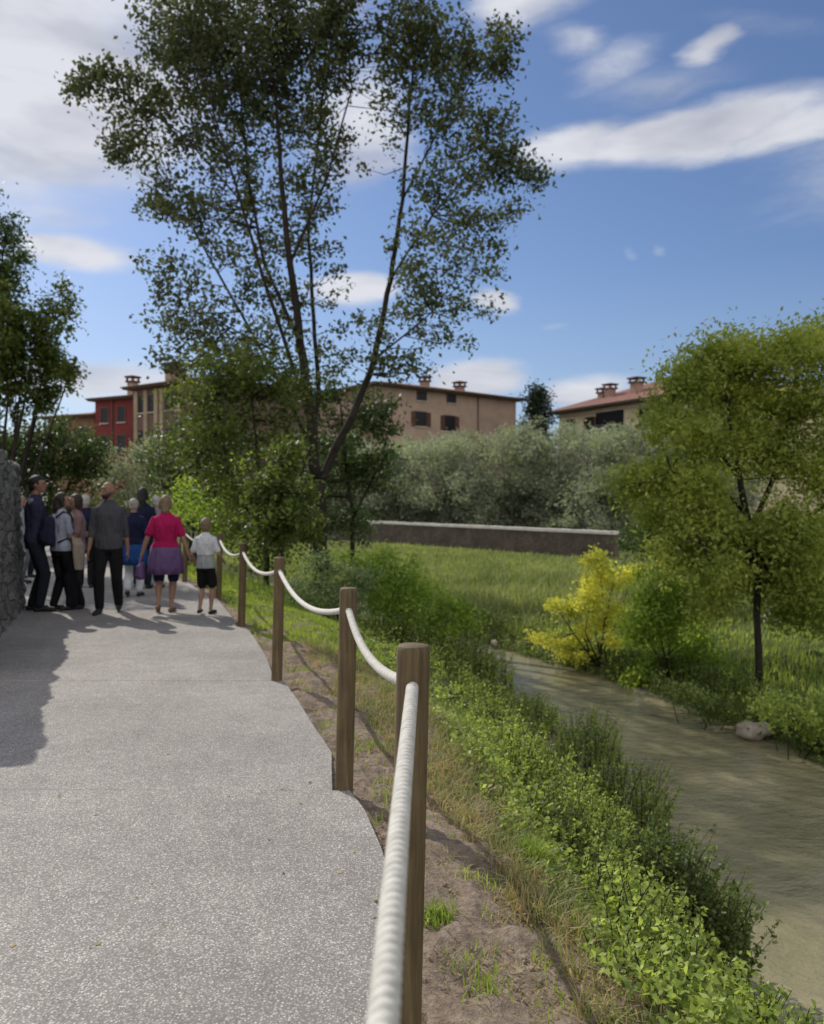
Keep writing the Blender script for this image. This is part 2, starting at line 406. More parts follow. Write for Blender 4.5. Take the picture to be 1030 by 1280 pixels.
# ------------------------------------------------------------------ posts and rope
posts=[(-.022,2.30,1.11,.048),(-.362,4.26,1.065,.048),(-1.158,6.85,1.05,.046),(-2.09,9.8,1.02,.045),(-3.07,12.7,1.03,.045),(-4.35,15.3,1.03,.045),(-5.75,18.0,1.03,.045),(.02,-.75,1.08,.048)]
where=['nearest round wooden post, with the thick white rope entering its front','second nearest wooden post, where the dark path seam ends','third wooden post from the camera, in front of the young bush','fourth wooden post from the camera, just right of the boy',
 'wooden post hidden behind the boy in white','wooden post behind the woman in magenta','farthest wooden post of the rope fence','wooden post just behind the camera position']
LEAN=.024
def post_top(i,h):
    x,y,H,r=posts[i]; return (x+LEAN*h, y, h)
post0=None
for i,(x,y,H,r) in enumerate(posts):
    mb=MB(); seg=28; rnd=random.Random(i)
    zs=[-.5,0,.15,.4,.7,H-.03,H-.012,H-.003,H]; rs=[r*1.02,r*1.01,r,r*1.0,r*.99,r,r*.99,r*.93,r*.86]
    o=empty('rope_post',(x,y,0),0,where[i],'post','posts of the rope fence beside the path')
    pts=[(LEAN*z,0,z) for z in zs]; mb.tube(pts,rs,seg)
    mb.build('shaft',M['post'],o,True)
    hz=H-.115
    for s in (1,-1):
        m2=MB(); 
        # a dark metal eyelet ring where the rope passes through
        ringp=[(LEAN*hz+.0,0,hz)]
    
# rope as one threaded line with twisted ridges
def hole(i,dz=.11):
    x,y,H,r=posts[i]; h=H-dz; return Vector((x+LEAN*h,y,h))
order=[7,0,1,2,3,4,5,6]; sag=[.035,.085,.135,.12,.12,.12,.12]
path_pts=[]; 
for a,b_,sg in zip(order[:-1],order[1:],sag):
    A=hole(a); B=hole(b_)
    if a==7: A=Vector((-.040,-.75,1.03))
    L=(B-A).length; step=.0018 if a==7 else (.0025 if a==0 else .02); n=int(L/step)
    for k in range(n):
        t=k/n; p=A.lerp(B,t); p.z-=4*sg*t*(1-t)
        # cheek out of the posts a little so the rope leaves on the path side
        p.x-= .012*math.sin(PI*min(1,t))
        path_pts.append((p,a))
path_pts.append((hole(6),5))
V=[];seg=20;s=0;ref=Vector((1,0,0));prev=None
for i,(p,a) in enumerate(path_pts):
    q=path_pts[min(i+1,len(path_pts)-1)][0]; pr=path_pts[max(i-1,0)][0]; d=(q-pr).normalized()
    if prev is not None: s+=(p-prev).length
    prev=p
    ref=(ref-d*ref.dot(d)).normalized(); bi=d.cross(ref)
    fine=a in (7,0)
    for k in range(seg):
        th=2*PI*k/seg
        w=abs(math.cos((1*th - s*2*PI/.021)/2)) if fine else .7
        rr=.0180*(1-.24*(1-w)**1.3) if fine else .0175
        V.append(tuple(p+(ref*math.cos(th)+bi*math.sin(th))*rr))
n=len(path_pts); ii=np.arange(n-1)[:,None]*seg; kk=np.arange(seg)[None,:]; k2=(kk+1)%seg
Q=np.stack([ii+kk,ii+k2,ii+seg+k2,ii+seg+kk],-1).reshape(-1,4)
rope=link('rope',npmesh('rope',V,[Q]),M['rope'],smooth=True)
tag(rope,'thick off white twisted rope threaded through the wooden posts, sagging between them','rope')

# ------------------------------------------------------------------ foliage generators
def rng(seed): return np.random.default_rng(seed)
def leaves(C, size, rg, up=.25, wide=.5, simple_=True, outward=None, jit=.35):
    """C Nx3 leaf base points -> verts, tris"""
    n=len(C); d=rg.normal(size=(n,3)); 
    if outward is not None: d=d*.75+outward
    d[:,2]+=up*-0.3
    d/=np.linalg.norm(d,axis=1)[:,None]+1e-9
    s=rg.normal(size=(n,3)); s[:,2]*=.55
    s-=d*(s*d).sum(1)[:,None]; s/=np.linalg.norm(s,axis=1)[:,None]+1e-9
    nn=np.cross(d,s)
    L=(size*(1+jit*rg.uniform(-1,1,n)))[:,None]; W=L*wide*.5
    if simple_:
        b=C; t=C+d*L; l=C+d*L*.45+s*W+nn*L*.08; r=C+d*L*.45-s*W+nn*L*.08
        V=np.stack([b,l,t,r],1).reshape(-1,3); i=np.arange(n)[:,None]*4
        T=np.concatenate([i+np.array([[0,1,2]]),i+np.array([[0,2,3]])])
        return V,T
    b=C; m1=C+d*L*.33+nn*L*.02; m2=C+d*L*.68; t=C+d*L-nn*L*.08
    l1=C+d*L*.30+s*W*.95+nn*L*.10; r1=C+d*L*.30-s*W*.95+nn*L*.10
    l2=C+d*L*.66+s*W*.70+nn*L*.07; r2=C+d*L*.66-s*W*.70+nn*L*.07
    V=np.stack([b,m1,m2,t,l1,r1,l2,r2],1).reshape(-1,3); i=np.arange(n)[:,None]*8
    T=np.concatenate([i+np.array([f]) for f in ((0,1,4),(0,5,1),(4,1,2),(4,2,6),(1,5,7),(1,7,2),(6,2,3),(2,7,3))])
    return V,T
def blades(B, h, rg, w=.006, bend=.4):
    n=len(B); a=rg.uniform(0,2*PI,n); dx=np.stack([np.cos(a),np.sin(a),np.zeros(n)],1)
    sd=np.stack([-np.sin(a),np.cos(a),np.zeros(n)],1); H=(np.asarray(h)*(1+.5*rg.uniform(-1,1,n)))[:,None]
    bd=bend*rg.uniform(.1,1,n)[:,None]; up=np.array([[0,0,1.]])
    W=w if hasattr(w,'__len__') else np.full(n,w); W=W[:,None]
    p1=B+up*H*.55+dx*H*bd*.25; p2=B+up*H*(1-.25*bd)+dx*H*bd
    V=np.stack([B-sd*W,B+sd*W,p1-sd*W*.8,p1+sd*W*.8,p2],1).reshape(-1,3); i=np.arange(n)[:,None]*5
    T=np.concatenate([i+np.array([f]) for f in ((0,1,3),(0,3,2),(2,3,4))])
    return V,T
def join(parts):
    Vs=[];Ts=[];o=0
    for V,T in parts: Vs.append(V); Ts.append(T+o); o+=len(V)
    return np.concatenate(Vs),np.concatenate(Ts)

def make_tree(name,label,cat,base,stems,blobs,leafm,barkm,size,perclump,seed,group=None,sigma=.22,clumps_per=1.0,dy=None,twigr=.012,wide=.55,up=.25,attach=-99):
    """stems: polylines [(x,y,z,r)...] in world; blobs: [(x,y,z,rx,ry,rz,nclumps)] in world"""
    rg=rng(seed); root=empty(name,base,0,label,cat,group); B=Vector(base)
    mb=MB(); nodes=[]
    for st in stems:
        # subdivide a little with wobble
        pts=[];rad=[]
        for i in range(len(st)-1):
            a=np.array(st[i]);c=np.array(st[i+1]); m=max(2,int(np.linalg.norm(c[:3]-a[:3])/.5)+1)
            for k in range(m):
                t=k/m; q=a+(c-a)*t; w=rg.normal(size=3)*.02*min(1,q[3]*12)
                if i==0 and k==0: w*=0
                pts.append(Vector(q[:3]+w)-B); rad.append(q[3])
        pts.append(Vector(st[-1][:3])-B); rad.append(st[-1][3])
        mb.tube(pts,rad,10)
        nodes+= [(p,r) for p,r in zip(pts,rad)]
    NP=np.array([tuple(p) for p,r in nodes]); NR=np.array([r for p,r in nodes])
    ok_=NP[:,2]+B.z>=attach; NP=NP[ok_]; NR=NR[ok_]
    parts=[];tw=mb
    for (x,y,z,rx,ry,rz,nc) in blobs:
        nc=max(1,int(nc*clumps_per))
        u=rg.normal(size=(nc,3)); u/=np.linalg.norm(u,axis=1)[:,None]; u*=(rg.uniform(0,1,nc)**.45)[:,None]
        C=np.array([x,y,z])+u*np.array([rx,ry,rz])-np.array(B)
        for c in C:
            d=NP-c; dist=np.linalg.norm(d,axis=1)+np.maximum(0,d[:,2])*1.2
            j=int(np.argmin(dist)); s=NP[j]; L=np.linalg.norm(c-s)
            if L>.15:
                r0=min(NR[j]*.6,twigr*(.6+L*.5)); mid=(s+c)/2+rg.normal(size=3)*L*.07+np.array([0,0,-.06*L])
                tw.tube([Vector(s),Vector(mid),Vector(c)],[r0,r0*.6,r0*.25],4,False)
                # leaves strung along the outer part of the twig as well
            n=int(perclump*rg.uniform(.5,1.5)); 
            if n<2: n=2
            t=rg.uniform(0,1,n)[:,None]
            cl=c+rg.normal(size=(n,3))*sigma*np.array([1,1,.8])*rg.uniform(.6,1.3)
            k=n//5
            if L>.3 and k: cl[:k]=s+(c-s)*(0.45+.55*t[:k])+rg.normal(size=(k,3))*sigma*.5
            parts.append(leaves(cl,np.full(n,size),rg,up=up,wide=wide))
    tr=mb.build('trunk',barkm,root,True)
    V,T=join(parts); link('crown',npmesh('crown',V,[T]),leafm,root)
    return root

def px_stems(lst, seedy=0):
    out=[]
    for st in lst:
        out.append([(*P(px,py,D),r) for (px,py,D,r) in st])
    return out
def px_blobs(lst, D, depth=1.0, scale=1.0, dens=1.0, air=None):
    out=[]
    if air: lst=[(b[0],b[1],b[2],b[3],b[4]*(1 if b[1]<130 else air)) for b in lst]
    for i,b in enumerate(lst):
        px,py,rx,ry,n=b[:5]; dd=D+(b[5] if len(b)>5 else ((i*37)%11-5)/5*depth*.5)
        x,y,z=P(px,py,dd); k=dd/F
        out.append((x,y,z,rx*k,max(.3,(rx+ry)/2*k*depth),ry*k,n*dens))
    return out

# ---- the tall poplar-like tree
D=20.0
bx,by=P(400,640,D)[0],D
base=(bx,by,gz(bx,by)-.1)
stems=px_stems([
 [(402,745,D,.20),(400,640,D,.18),(396,600,D,.17)],
 [(396,600,D,.15),(388,520,D-.1,.13),(376,430,D-.3,.105),(362,330,D-.5,.08),(352,230,D-.6,.06),(345,130,D-.7,.04),(335,20,D-.8,.025),(330,-120,D-.8,.01)],
 [(396,605,D,.12),(410,580,D+.1,.11),(440,520,D+.2,.095),(468,450,D+.3,.08),(488,350,D+.5,.065),(503,250,D+.6,.05),(512,130,D+.7,.035),(525,10,D+.8,.02),(535,-90,D+.8,.01)],
 [(392,560,D,.07),(398,480,D+.5,.06),(390,380,D+.8,.05),(385,280,D+1,.04),(400,160,D+1.2,.03),(410,40,D+1.3,.015),(415,-100,D+1.3,.01)],
 [(388,530,D,.06),(360,440,D-.8,.05),(330,350,D-1.2,.04),(300,250,D-1.5,.03),(270,150,D-1.6,.02),(240,40,D-1.6,.01)],
 [(390,560,D,.05),(350,480,D+.7,.045),(300,390,D+1,.035),(255,310,D+1.2,.025),(215,240,D+1.2,.012)],
 [(376,430,D-.3,.05),(330,330,D-.2,.04),(310,220,D-.1,.03),(300,110,D,.02),(290,-20,D,.01)],
 [(362,330,D-.5,.04),(410,220,D-.6,.025),(440,110,D-.7,.02),(430,20,D-.7,.01)],
 [(300,250,D-1.5,.02),(230,170,D-1.6,.016),(160,120,D-1.7,.010),(100,98,D-1.8,.006)],
 [(488,350,D+.5,.035),(540,270,D+.4,.025),(600,200,D+.3,.015),(650,190,D+.2,.008)],
 [(503,250,D+.6,.03),(550,160,D+.7,.02),(600,90,D+.8,.012),(640,60,D+.8,.006)],
 [(468,450,D+.3,.03),(540,390,D+.2,.015),(590,340,D,.007)],
 [(345,440,D-.6,.025),(270,400,D-.7,.015),(200,370,D-.8,.007)],
])
bl=[(330,20,120,70,70),(330,90,110,60,56),(250,60,80,60,34),(400,30,60,60,30),(200,110,48,38,16),(160,150,36,36,11),(150,185,22,18,6),(112,105,20,9,4),(92,112,15,9,3),(135,90,26,12,6),
 (220,30,50,50,16),(430,60,32,45,12),(290,150,80,50,22),(380,140,60,55,15),(250,190,50,26,10),(320,210,70,60,13),(215,250,46,22,9),(240,270,50,30,9),(290,285,56,42,12),(350,280,46,60,9),
 (395,240,44,60,8),(430,200,30,40,3),(200,335,32,20,4),(230,360,50,30,6),(205,400,34,26,4),(250,420,50,30,8),(310,360,52,44,9),(370,400,50,50,8),(300,430,60,36,12),(420,330,36,36,3),
 (230,455,46,20,6),(330,470,60,30,9),(425,440,36,40,4),
 (520,40,52,50,22),(570,60,46,44,18),(620,70,28,34,10),(640,48,16,14,3),(480,70,34,44,10),(500,135,36,50,6),(560,130,56,46,16),(610,150,34,34,8),(590,200,52,40,10),(640,205,34,24,9),(668,224,18,9,4),
 (545,230,50,40,9),(600,270,46,34,7),(640,265,22,22,2),(520,300,44,40,7),(575,320,46,36,7),(625,320,20,26,2),(540,360,44,30,7),(590,385,30,24,4),(500,400,36,30,5),(550,420,40,24,4),(470,450,36,26,4),(520,455,36,18,4),(455,395,30,30,2),
 (300,-90,130,80,50),(420,-80,70,70,24),(540,-60,56,60,18),(520,-150,50,50,8)]
make_tree('tall_tree','tall multi stemmed tree with dark airy crown rising behind the bushes beside the river','tree',base,stems,px_blobs(bl,D,1.3,air=1.12),M['poplar'],M['bark'],.125,42,11,sigma=.19,clumps_per=1.8,twigr=.014,wide=.62)

# ---- dense bushy tree left of the trunk (lower olive-green mass)
D=17.0
bx=P(335,700,D)[0]; base=(bx,D,gz(bx,D)-.05)
stems=px_stems([[(335,770,D,.07),(333,700,D,.06),(325,600,D,.05),(315,500,D,.02)],[(333,690,D,.04),(375,600,D,.03),(400,520,D,.015)],[(333,680,D,.04),(285,590,D,.025),(270,500,D,.015)]])
bl=[(232,500,20,26,4),(262,462,26,20,5),(305,445,34,16,6),(375,480,28,26,6),(222,560,18,26,4),(290,480,40,30,14),(335,475,40,30,12),(300,530,44,32,14),(352,540,30,34,10),(330,600,44,40,18),(300,650,44,36,14),(250,500,22,24,4),(262,540,28,34,8),(360,640,30,34,9),(340,690,50,26,12),(278,600,28,34,8),(350,500,20,20,4)]
make_tree('broadleaf_tree','dense olive green bushy tree left of the tall tree trunk, behind the boy','tree',base,stems,px_blobs(bl,D,.9),M['mid_leaf'],M['bark'],.10,50,21,sigma=.27,clumps_per=1.75,twigr=.010)
D=24.0
bx=P(440,690,D)[0]; base=(bx,D,gz(bx,D)-.05)
stems=px_stems([[(440,720,D,.08),(440,640,D,.06),(430,560,D,.04),(425,500,D,.02)],[(440,650,D,.05),(475,580,D,.03),(490,520,D,.012)]])
bl=[(400,500,34,34,8),(420,560,44,40,12),(390,620,44,40,12),(450,510,40,34,8),(480,520,26,34,6),(440,600,50,40,12),(480,580,30,44,8),(430,660,50,26,10),(380,560,34,40,8)]
make_tree('broadleaf_tree','darker bushy tree standing behind the forked trunk of the tall tree','tree',base,stems,px_blobs(bl,D,.9),M['dark_leaf'],M['bark'],.13,55,22,sigma=.2,clumps_per=2.4,twigr=.010)
# ---- young tree directly behind the third post
D=9.6
bx=P(352,790,D)[0]; base=(bx,D,gz(bx,D)-.03)
stems=px_stems([[(352,792,D,.022),(352,700,D,.019),(352,620,D,.014),(350,560,D,.006)],[(352,690,D,.012),(335,640,D,.008),(325,600,D,.004)],[(352,680,D,.012),(375,630,D,.008),(385,590,D,.004)]])
bl=[(352,650,28,30,14),(332,615,26,26,8),(370,618,26,24,8),(350,580,22,20,4),(325,660,18,20,4),(380,660,20,22,6),(360,560,14,14,2)]
make_tree('young_tree','young green tree with a thin stem growing right behind the third post','tree',base,stems,px_blobs(bl,D,.9),M['mid_leaf'],M['bark'],.075,70,31,sigma=.085,clumps_per=1.5,twigr=.006)

# ---- right tree by the river (yellow-green, fine leaves)
D=11.8
bx=P(948,850,D)[0]; base=(bx,D,gz(bx,D)-.05)
stems=px_stems([
 [(948,862,D,.055),(947,800,D,.052),(946,740,D,.05),(945,690,D,.05),(935,650,D,.05),(925,600,D-.1,.045),(915,540,D-.2,.03),(905,470,D-.2,.012)],
 [(940,660,D,.04),(965,600,D+.2,.035),(985,520,D+.3,.025),(1000,440,D+.3,.01)],
 [(930,640,D,.03),(890,600,D-.3,.022),(840,590,D-.4,.012),(800,605,D-.4,.006)],
 [(925,600,D-.1,.025),(880,540,D-.3,.018),(840,500,D-.3,.008)],
 [(945,690,D,.03),(1000,650,D-.4,.025),(1060,620,D-.5,.012)],
 [(943,680,D,.02),(900,670,D-.6,.016),(850,680,D-.7,.007)],
 [(965,600,D+.2,.02),(1030,540,D+.3,.015),(1080,480,D+.3,.008)],
 ])
bl=[(905,432,22,14,4),(880,450,34,22,9),(935,445,40,24,12),(990,435,40,26,12),(1040,430,40,36,10),(1020,415,18,10,3),(860,480,36,24,9),(910,490,50,36,17),(970,500,50,40,17),(1040,500,50,50,15),
 (830,510,26,14,4),(850,535,38,24,8),(900,550,50,34,14),(960,570,50,40,16),(1030,580,50,50,15),(800,600,26,20,7),(830,600,36,26,10),(870,610,44,34,12),(790,625,16,14,2),(830,645,36,22,8),(880,660,44,30,12),(930,670,44,34,10),(990,660,50,40,14),(1050,680,50,50,14),
 (850,690,30,20,6),(890,715,36,26,9),(890,755,20,26,6),(940,725,30,20,6),(1010,730,46,36,14),(1050,770,44,36,12),(985,765,26,16,5),(830,700,14,20,3),(1120,560,60,120,24)]
make_tree('locust_tree','yellow green fine leaved tree leaning over the grassy river bank at right','tree',base,stems,px_blobs(bl,D,1.2),M['locust'],M['bark'],.072,95,41,sigma=.16,clumps_per=2.7,twigr=.006,wide=.5,attach=.75)

# ---- generic crowns on simple stems, for shrubs and trees of the background
def shrub(name,label,cat,px,pyb,D,blobs,leafm,size,per,seed,group=None,sigma=.12,cp=1.0,depth=1.0,barkm=None,stemr=.03,zb=None):
    bx=P(px,pyb,D)[0]; zz=gz(bx,D) if zb is None else zb
    base=(bx,D,zz-.03); rg=rng(seed+900)
    B=px_blobs(blobs,D,depth)
    stems=[]
    for (x,y,z,rx,ry,rz,n) in B[:8]:
        stems.append([(bx+rg.normal()*.03,D+rg.normal()*.03,zz-.03,stemr),((bx+x)/2+rg.normal()*.08,(D+y)/2,(zz+z)/2,stemr*.7),(x,y,z+rz*.3,stemr*.2)])
    return make_tree(name,label,cat,base,stems,B,leafm,barkm or M['bark'],size,per,seed,group,sigma=sigma,clumps_per=cp,twigr=stemr*.35)

shrub('yellow_shrub','bright yellow leaved shrub at the water edge on the far bank','shrub',748,835,14.6,
 [(748,705,16,18,8),(768,722,26,14,8),(795,712,12,8,3),(740,748,28,14,9),(760,765,24,16,7),(712,760,26,9,7),(690,753,10,6,2),(742,785,22,18,7),(700,803,26,9,8),(672,797,12,6,3),(722,818,30,9,7),(765,800,16,16,3),(735,725,10,8,2)],
 M['yellow_leaf'],.070,42,51,sigma=.075,cp=2.6,stemr=.016)
shrub('green_shrub','light green arching shrub between the yellow shrub and the leaning tree','shrub',835,850,13.2,
 [(830,770,46,34,14),(800,790,34,30,9),(860,800,40,40,11),(820,735,36,24,6),(880,840,44,26,9),(810,840,44,18,8),(850,740,30,20,5)],
 M['lime_leaf'],.075,65,52,sigma=.12,cp=2.4,stemr=.016)
shrub('green_shrub','dark green rounded shrub behind the yellow shrub, at the end of the brick wall','shrub',825,730,19.5,
 [(810,665,36,24,12),(850,660,36,28,12),(800,695,34,24,9),(850,700,40,28,12),(880,680,30,30,8)],
 M['dark_leaf'],.09,55,53,sigma=.17,cp=1.4,stemr=.03)
shrub('bank_shrub','low dark shrub overhanging the far bank under the leaning tree','shrub',870,905,11.2,
 [(860,868,26,14,8),(885,880,28,16,9),(835,855,22,12,5),(915,890,22,14,5)],M['weed_dark'],.055,50,54,sigma=.08,cp=1.6,stemr=.01)
shrub('bank_shrub','leafy green shrub on the far bank beside the pale boulder, right edge','shrub',985,930,9.9,
 [(985,890,34,20,9),(1020,905,34,28,10),(955,880,26,14,5),(1050,890,30,30,7)],M['weed_leaf'],.06,45,55,sigma=.09,cp=1.6,stemr=.01)
# dark thicket behind the people
shrub('thicket','dark green thicket behind the boy, below the brown building','shrub',240,690,24,
 [(235,560,44,40,18),(265,590,40,44,18),(210,580,34,36,12),(250,520,36,30,9),(290,560,34,40,12),(230,630,50,36,16),(280,640,44,36,14)],
 M['dark_leaf'],.11,55,56,sigma=.2,cp=2.2,stemr=.05)
shrub('lime_bush','sunlit lime green bush just above the head of the woman in magenta','shrub',225,700,19,
 [(225,622,30,20,10),(255,640,34,20,10),(210,650,30,26,8),(285,650,30,22,8),(290,600,16,16,3),(310,580,18,14,3),(265,672,40,18,9)],
 M['lime_leaf'],.085,45,57,sigma=.14,cp=1.3,stemr=.02)
shrub('grey_bush','grey green feathery shrub right of the third post','shrub',425,770,12.8,
 [(400,718,30,24,8),(435,725,32,24,9),(460,722,22,22,5),(420,755,44,16,8),(378,735,20,20,4)],M['sage'],.055,70,58,sigma=.09,cp=2.2,stemr=.012)
shrub('green_bush','rounded mid green bush on the near bank in front of the meadow','shrub',500,780,13.6,
 [(490,725,30,22,8),(525,735,30,22,8),(555,762,30,18,8),(510,762,44,18,9),(470,750,30,22,7),(450,700,26,18,5),(478,700,18,14,3),(540,785,50,14,8),(585,785,22,12,4),(515,705,10,12,1)],M['lime_leaf'],.065,55,59,sigma=.11,cp=2.0,stemr=.012)
# trees at the left edge
shrub('conifer_tree','dark tree reaching in at the left edge, highest above the stone wall','tree',-60,640,22,
 [(10,290,20,26,5),(-20,330,46,40,20),(15,330,24,22,6),(-30,400,60,50,24),(-60,260,60,60,24),(15,360,24,20,4)],M['dark_leaf'],.12,50,60,sigma=.17,cp=2.2,stemr=.08)
shrub('roadside_tree','olive green tree over the group of people at the left edge','tree',0,640,19,
 [(20,400,36,30,10),(50,420,34,40,11),(75,380,14,30,4),(90,465,18,10,3),(30,450,50,30,14),(60,470,36,26,9),(0,430,40,50,16),(20,500,50,24,9),(70,500,24,14,3),(-40,460,50,80,24),(0,370,30,20,6)],M['mid_leaf'],.12,60,61,sigma=.15,cp=2.2,stemr=.05)
shrub('hedge_bush','dark green leafy mass behind the stone wall and the group','shrub',45,700,23,
 [(20,560,60,36,24),(70,560,50,36,20),(50,600,60,34,20),(10,610,50,34,14),(100,590,34,36,12),(110,555,26,14,4),(70,640,60,26,14),(-30,560,50,60,18)],M['dark_leaf'],.12,60,62,sigma=.2,cp=2.2,stemr=.06)
shrub('olive_tree','small grey green olive tree behind the bald man','tree',155,690,30,
 [(150,575,32,26,14),(180,590,30,30,12),(130,590,26,26,8),(160,620,44,26,14),(195,560,16,20,4)],M['olive'],.12,60,63,sigma=.2,cp=1.5,stemr=.06)
shrub('hedge_bush','low green hedge behind the walkers on the left side of the path','shrub',120,700,27,
 [(100,640,40,22,12),(150,645,40,22,12),(190,640,30,24,9),(60,650,40,26,12)],M['mid_leaf'],.10,50,64,sigma=.2,cp=1.3,stemr=.04)

# ---- olive grove behind the brick wall: three originals, copied
def olive(label,x,y,h,w,seed):
    rg=rng(seed); z0=gz(x,y); B=[]
    stems=[[(x,y,z0-.1,.16),(x+rg.normal()*.1,y,z0+h*.22,.13)]]
    for k in range(5):
        a=k*2*PI/5+rg.uniform(0,.8); stems.append([(x,y,z0+h*.2,.09),(x+math.cos(a)*w*.22,y+math.sin(a)*w*.22,z0+h*.45,.06),(x+math.cos(a)*w*.4,y+math.sin(a)*w*.4,z0+h*.75,.02)])
    for k in range(26):
        a=rg.uniform(0,2*PI); r=rg.uniform(0,.42)*w; t=rg.uniform(.08,.92)
        B.append((x+math.cos(a)*r*(1.2-t*.5),y+math.sin(a)*r*(1.2-t*.5),z0+h*t,w*.2,w*.2,h*.13,13))
    return make_tree('olive_tree',label,'tree',(x,y,z0),stems,B,M['olive'],M['bark_pale'],.19,46,seed,'silver green olive trees behind the brick wall',sigma=.24,clumps_per=1.25,twigr=.02,wide=.4,up=-.5)
def copy_tree(o,loc,rz,sc,label):
    c=o.copy(); col.objects.link(c); c.location=loc; c.rotation_euler=(0,0,rz); c.scale=sc; c['label']=label
    for ch in o.children:
        d=ch.copy(); col.objects.link(d); d.parent=c
    return c
def OX(px,D): return (px-515)/F*D
protos=[olive('silver green olive tree behind the brick wall, right of the tall tree trunk',OX(500,50),50,6.2,6.4,71),
        olive('silver green olive tree behind the middle of the brick wall, tallest of the grove',OX(640,48),48,7.0,6.6,72),
        olive('silver green olive tree behind the right end of the brick wall',OX(760,43),43,6.4,6.2,73)]
places=[(565,47,0,1.0,'olive tree with a dark leaning trunk behind the brick wall, below the pink building'),
        (700,46,1,.98,'broad olive tree below the gap between the two buildings'),
        (600,54,2,1.05,'paler olive tree in the second row below the pink building corner'),
        (440,52,1,.95,'olive tree seen through the fork of the tall tree'),
        (670,54,0,1.0,'olive tree directly in front of the dark conifer'),
        (740,52,1,.98,'high olive tree below the left end of the cream building'),
        (820,47,2,.93,'olive tree below the cream building, half behind the leaning tree'),
        (880,40,0,1.0,'olive tree mostly hidden behind the leaning tree at right'),
        (530,58,2,1.0,'olive tree in the back row under the small upper windows of the pink building'),
        (380,56,0,1.0,'olive tree in the back row left of the tall tree trunk'),
        (790,55,0,1.02,'olive tree in the back row against the cream facade')]
for k,(px,D,pi,s,lb) in enumerate(places):
    x=OX(px,D); copy_tree(protos[pi],(x,D,gz(x,D)),k*1.9,(s,s,s*(1+.06*math.sin(k*3))),lb)

# ------------------------------------------------------------------ near bank plants
def bank_t(x,y):
    xe=np.interp(y,EY,EX); xn=np.interp(y,NY,NX); return (x-xe)/(xn-xe)
def leafy_plants(name,label,kind,cells,leafm,seed,cat=None,group=None,size=.045,hh=.32,per=26,simple_=False,lean=.25,dome=None):
    """cells: Nx2 stem positions. Each stem arches up and carries leaves in whorls"""
    rg=rng(seed); parts=[]; mb=MB()
    bx=float(np.mean([c[0] for c in cells])); by=float(np.mean([c[1] for c in cells])); bz=gz(bx,by)
    for (x,y) in cells:
        z=max(gz(x,y),WZ)-.02; h=hh*rg.uniform(.55,1.3)*((.55+1.5*max(0,noise.noise((x*2.3,y*1.7,seed))+.25)) if kind=='stuff' else 1)
        if dome: q=((x-dome[0])/dome[2])**2+((y-dome[1])/dome[3])**2; h=hh*(.35+.65*math.sqrt(max(0,1-q)))*rg.uniform(.8,1.12)
        if True: pass; a=rg.uniform(0,2*PI); ln=lean*rg.uniform(.3,1.4)*h
        dx,dy_=math.cos(a)*ln+.10*h,math.sin(a)*ln
        p0=np.array([x,y,z]); p1=np.array([x+dx*.35,y+dy_*.35,z+h*.6]); p2=np.array([x+dx,y+dy_,z+h])
        mb.tube([Vector(p0)-Vector((bx,by,bz)),Vector(p1)-Vector((bx,by,bz)),Vector(p2)-Vector((bx,by,bz))],[.004,.003,.0015],4,False)
        n=int(per*rg.uniform(.6,1.4)); t=rg.uniform(.18,1,n)**.8; t=t[:,None]
        c=p0*(1-t)**2+2*p1*t*(1-t)+p2*t**2
        ang=rg.uniform(0,2*PI,n); out=np.stack([np.cos(ang),np.sin(ang),rg.uniform(-.1,.5,n)],1)
        c=c+out*rg.uniform(.0,.05,n)[:,None]*(1.1-t)
        parts.append(leaves(c-np.array([bx,by,bz]),size*(1.15-.45*t[:,0]),rg,up=.1,wide=.62,simple_=simple_,outward=out*1.3))
    V,T=join(parts)
    if kind=='stuff':
        o=link(name,npmesh(name,V,[T]),leafm); o.location=(bx,by,bz); return tag(o,label,cat,None,'stuff')
    r=empty(name,(bx,by,bz),0,label,cat,group)
    link('foliage',npmesh('foliage',V,[T]),leafm,r); mb.build('stems',M['twig'],r)
    return r
def disc(cx,cy,rx,ry,n,rg):
    a=rg.uniform(0,2*PI,n); r=np.sqrt(rg.uniform(0,1,n)); return [(cx+math.cos(A)*q*rx, cy+math.sin(A)*q*ry) for A,q in zip(a,r)]
rg=rng(5)
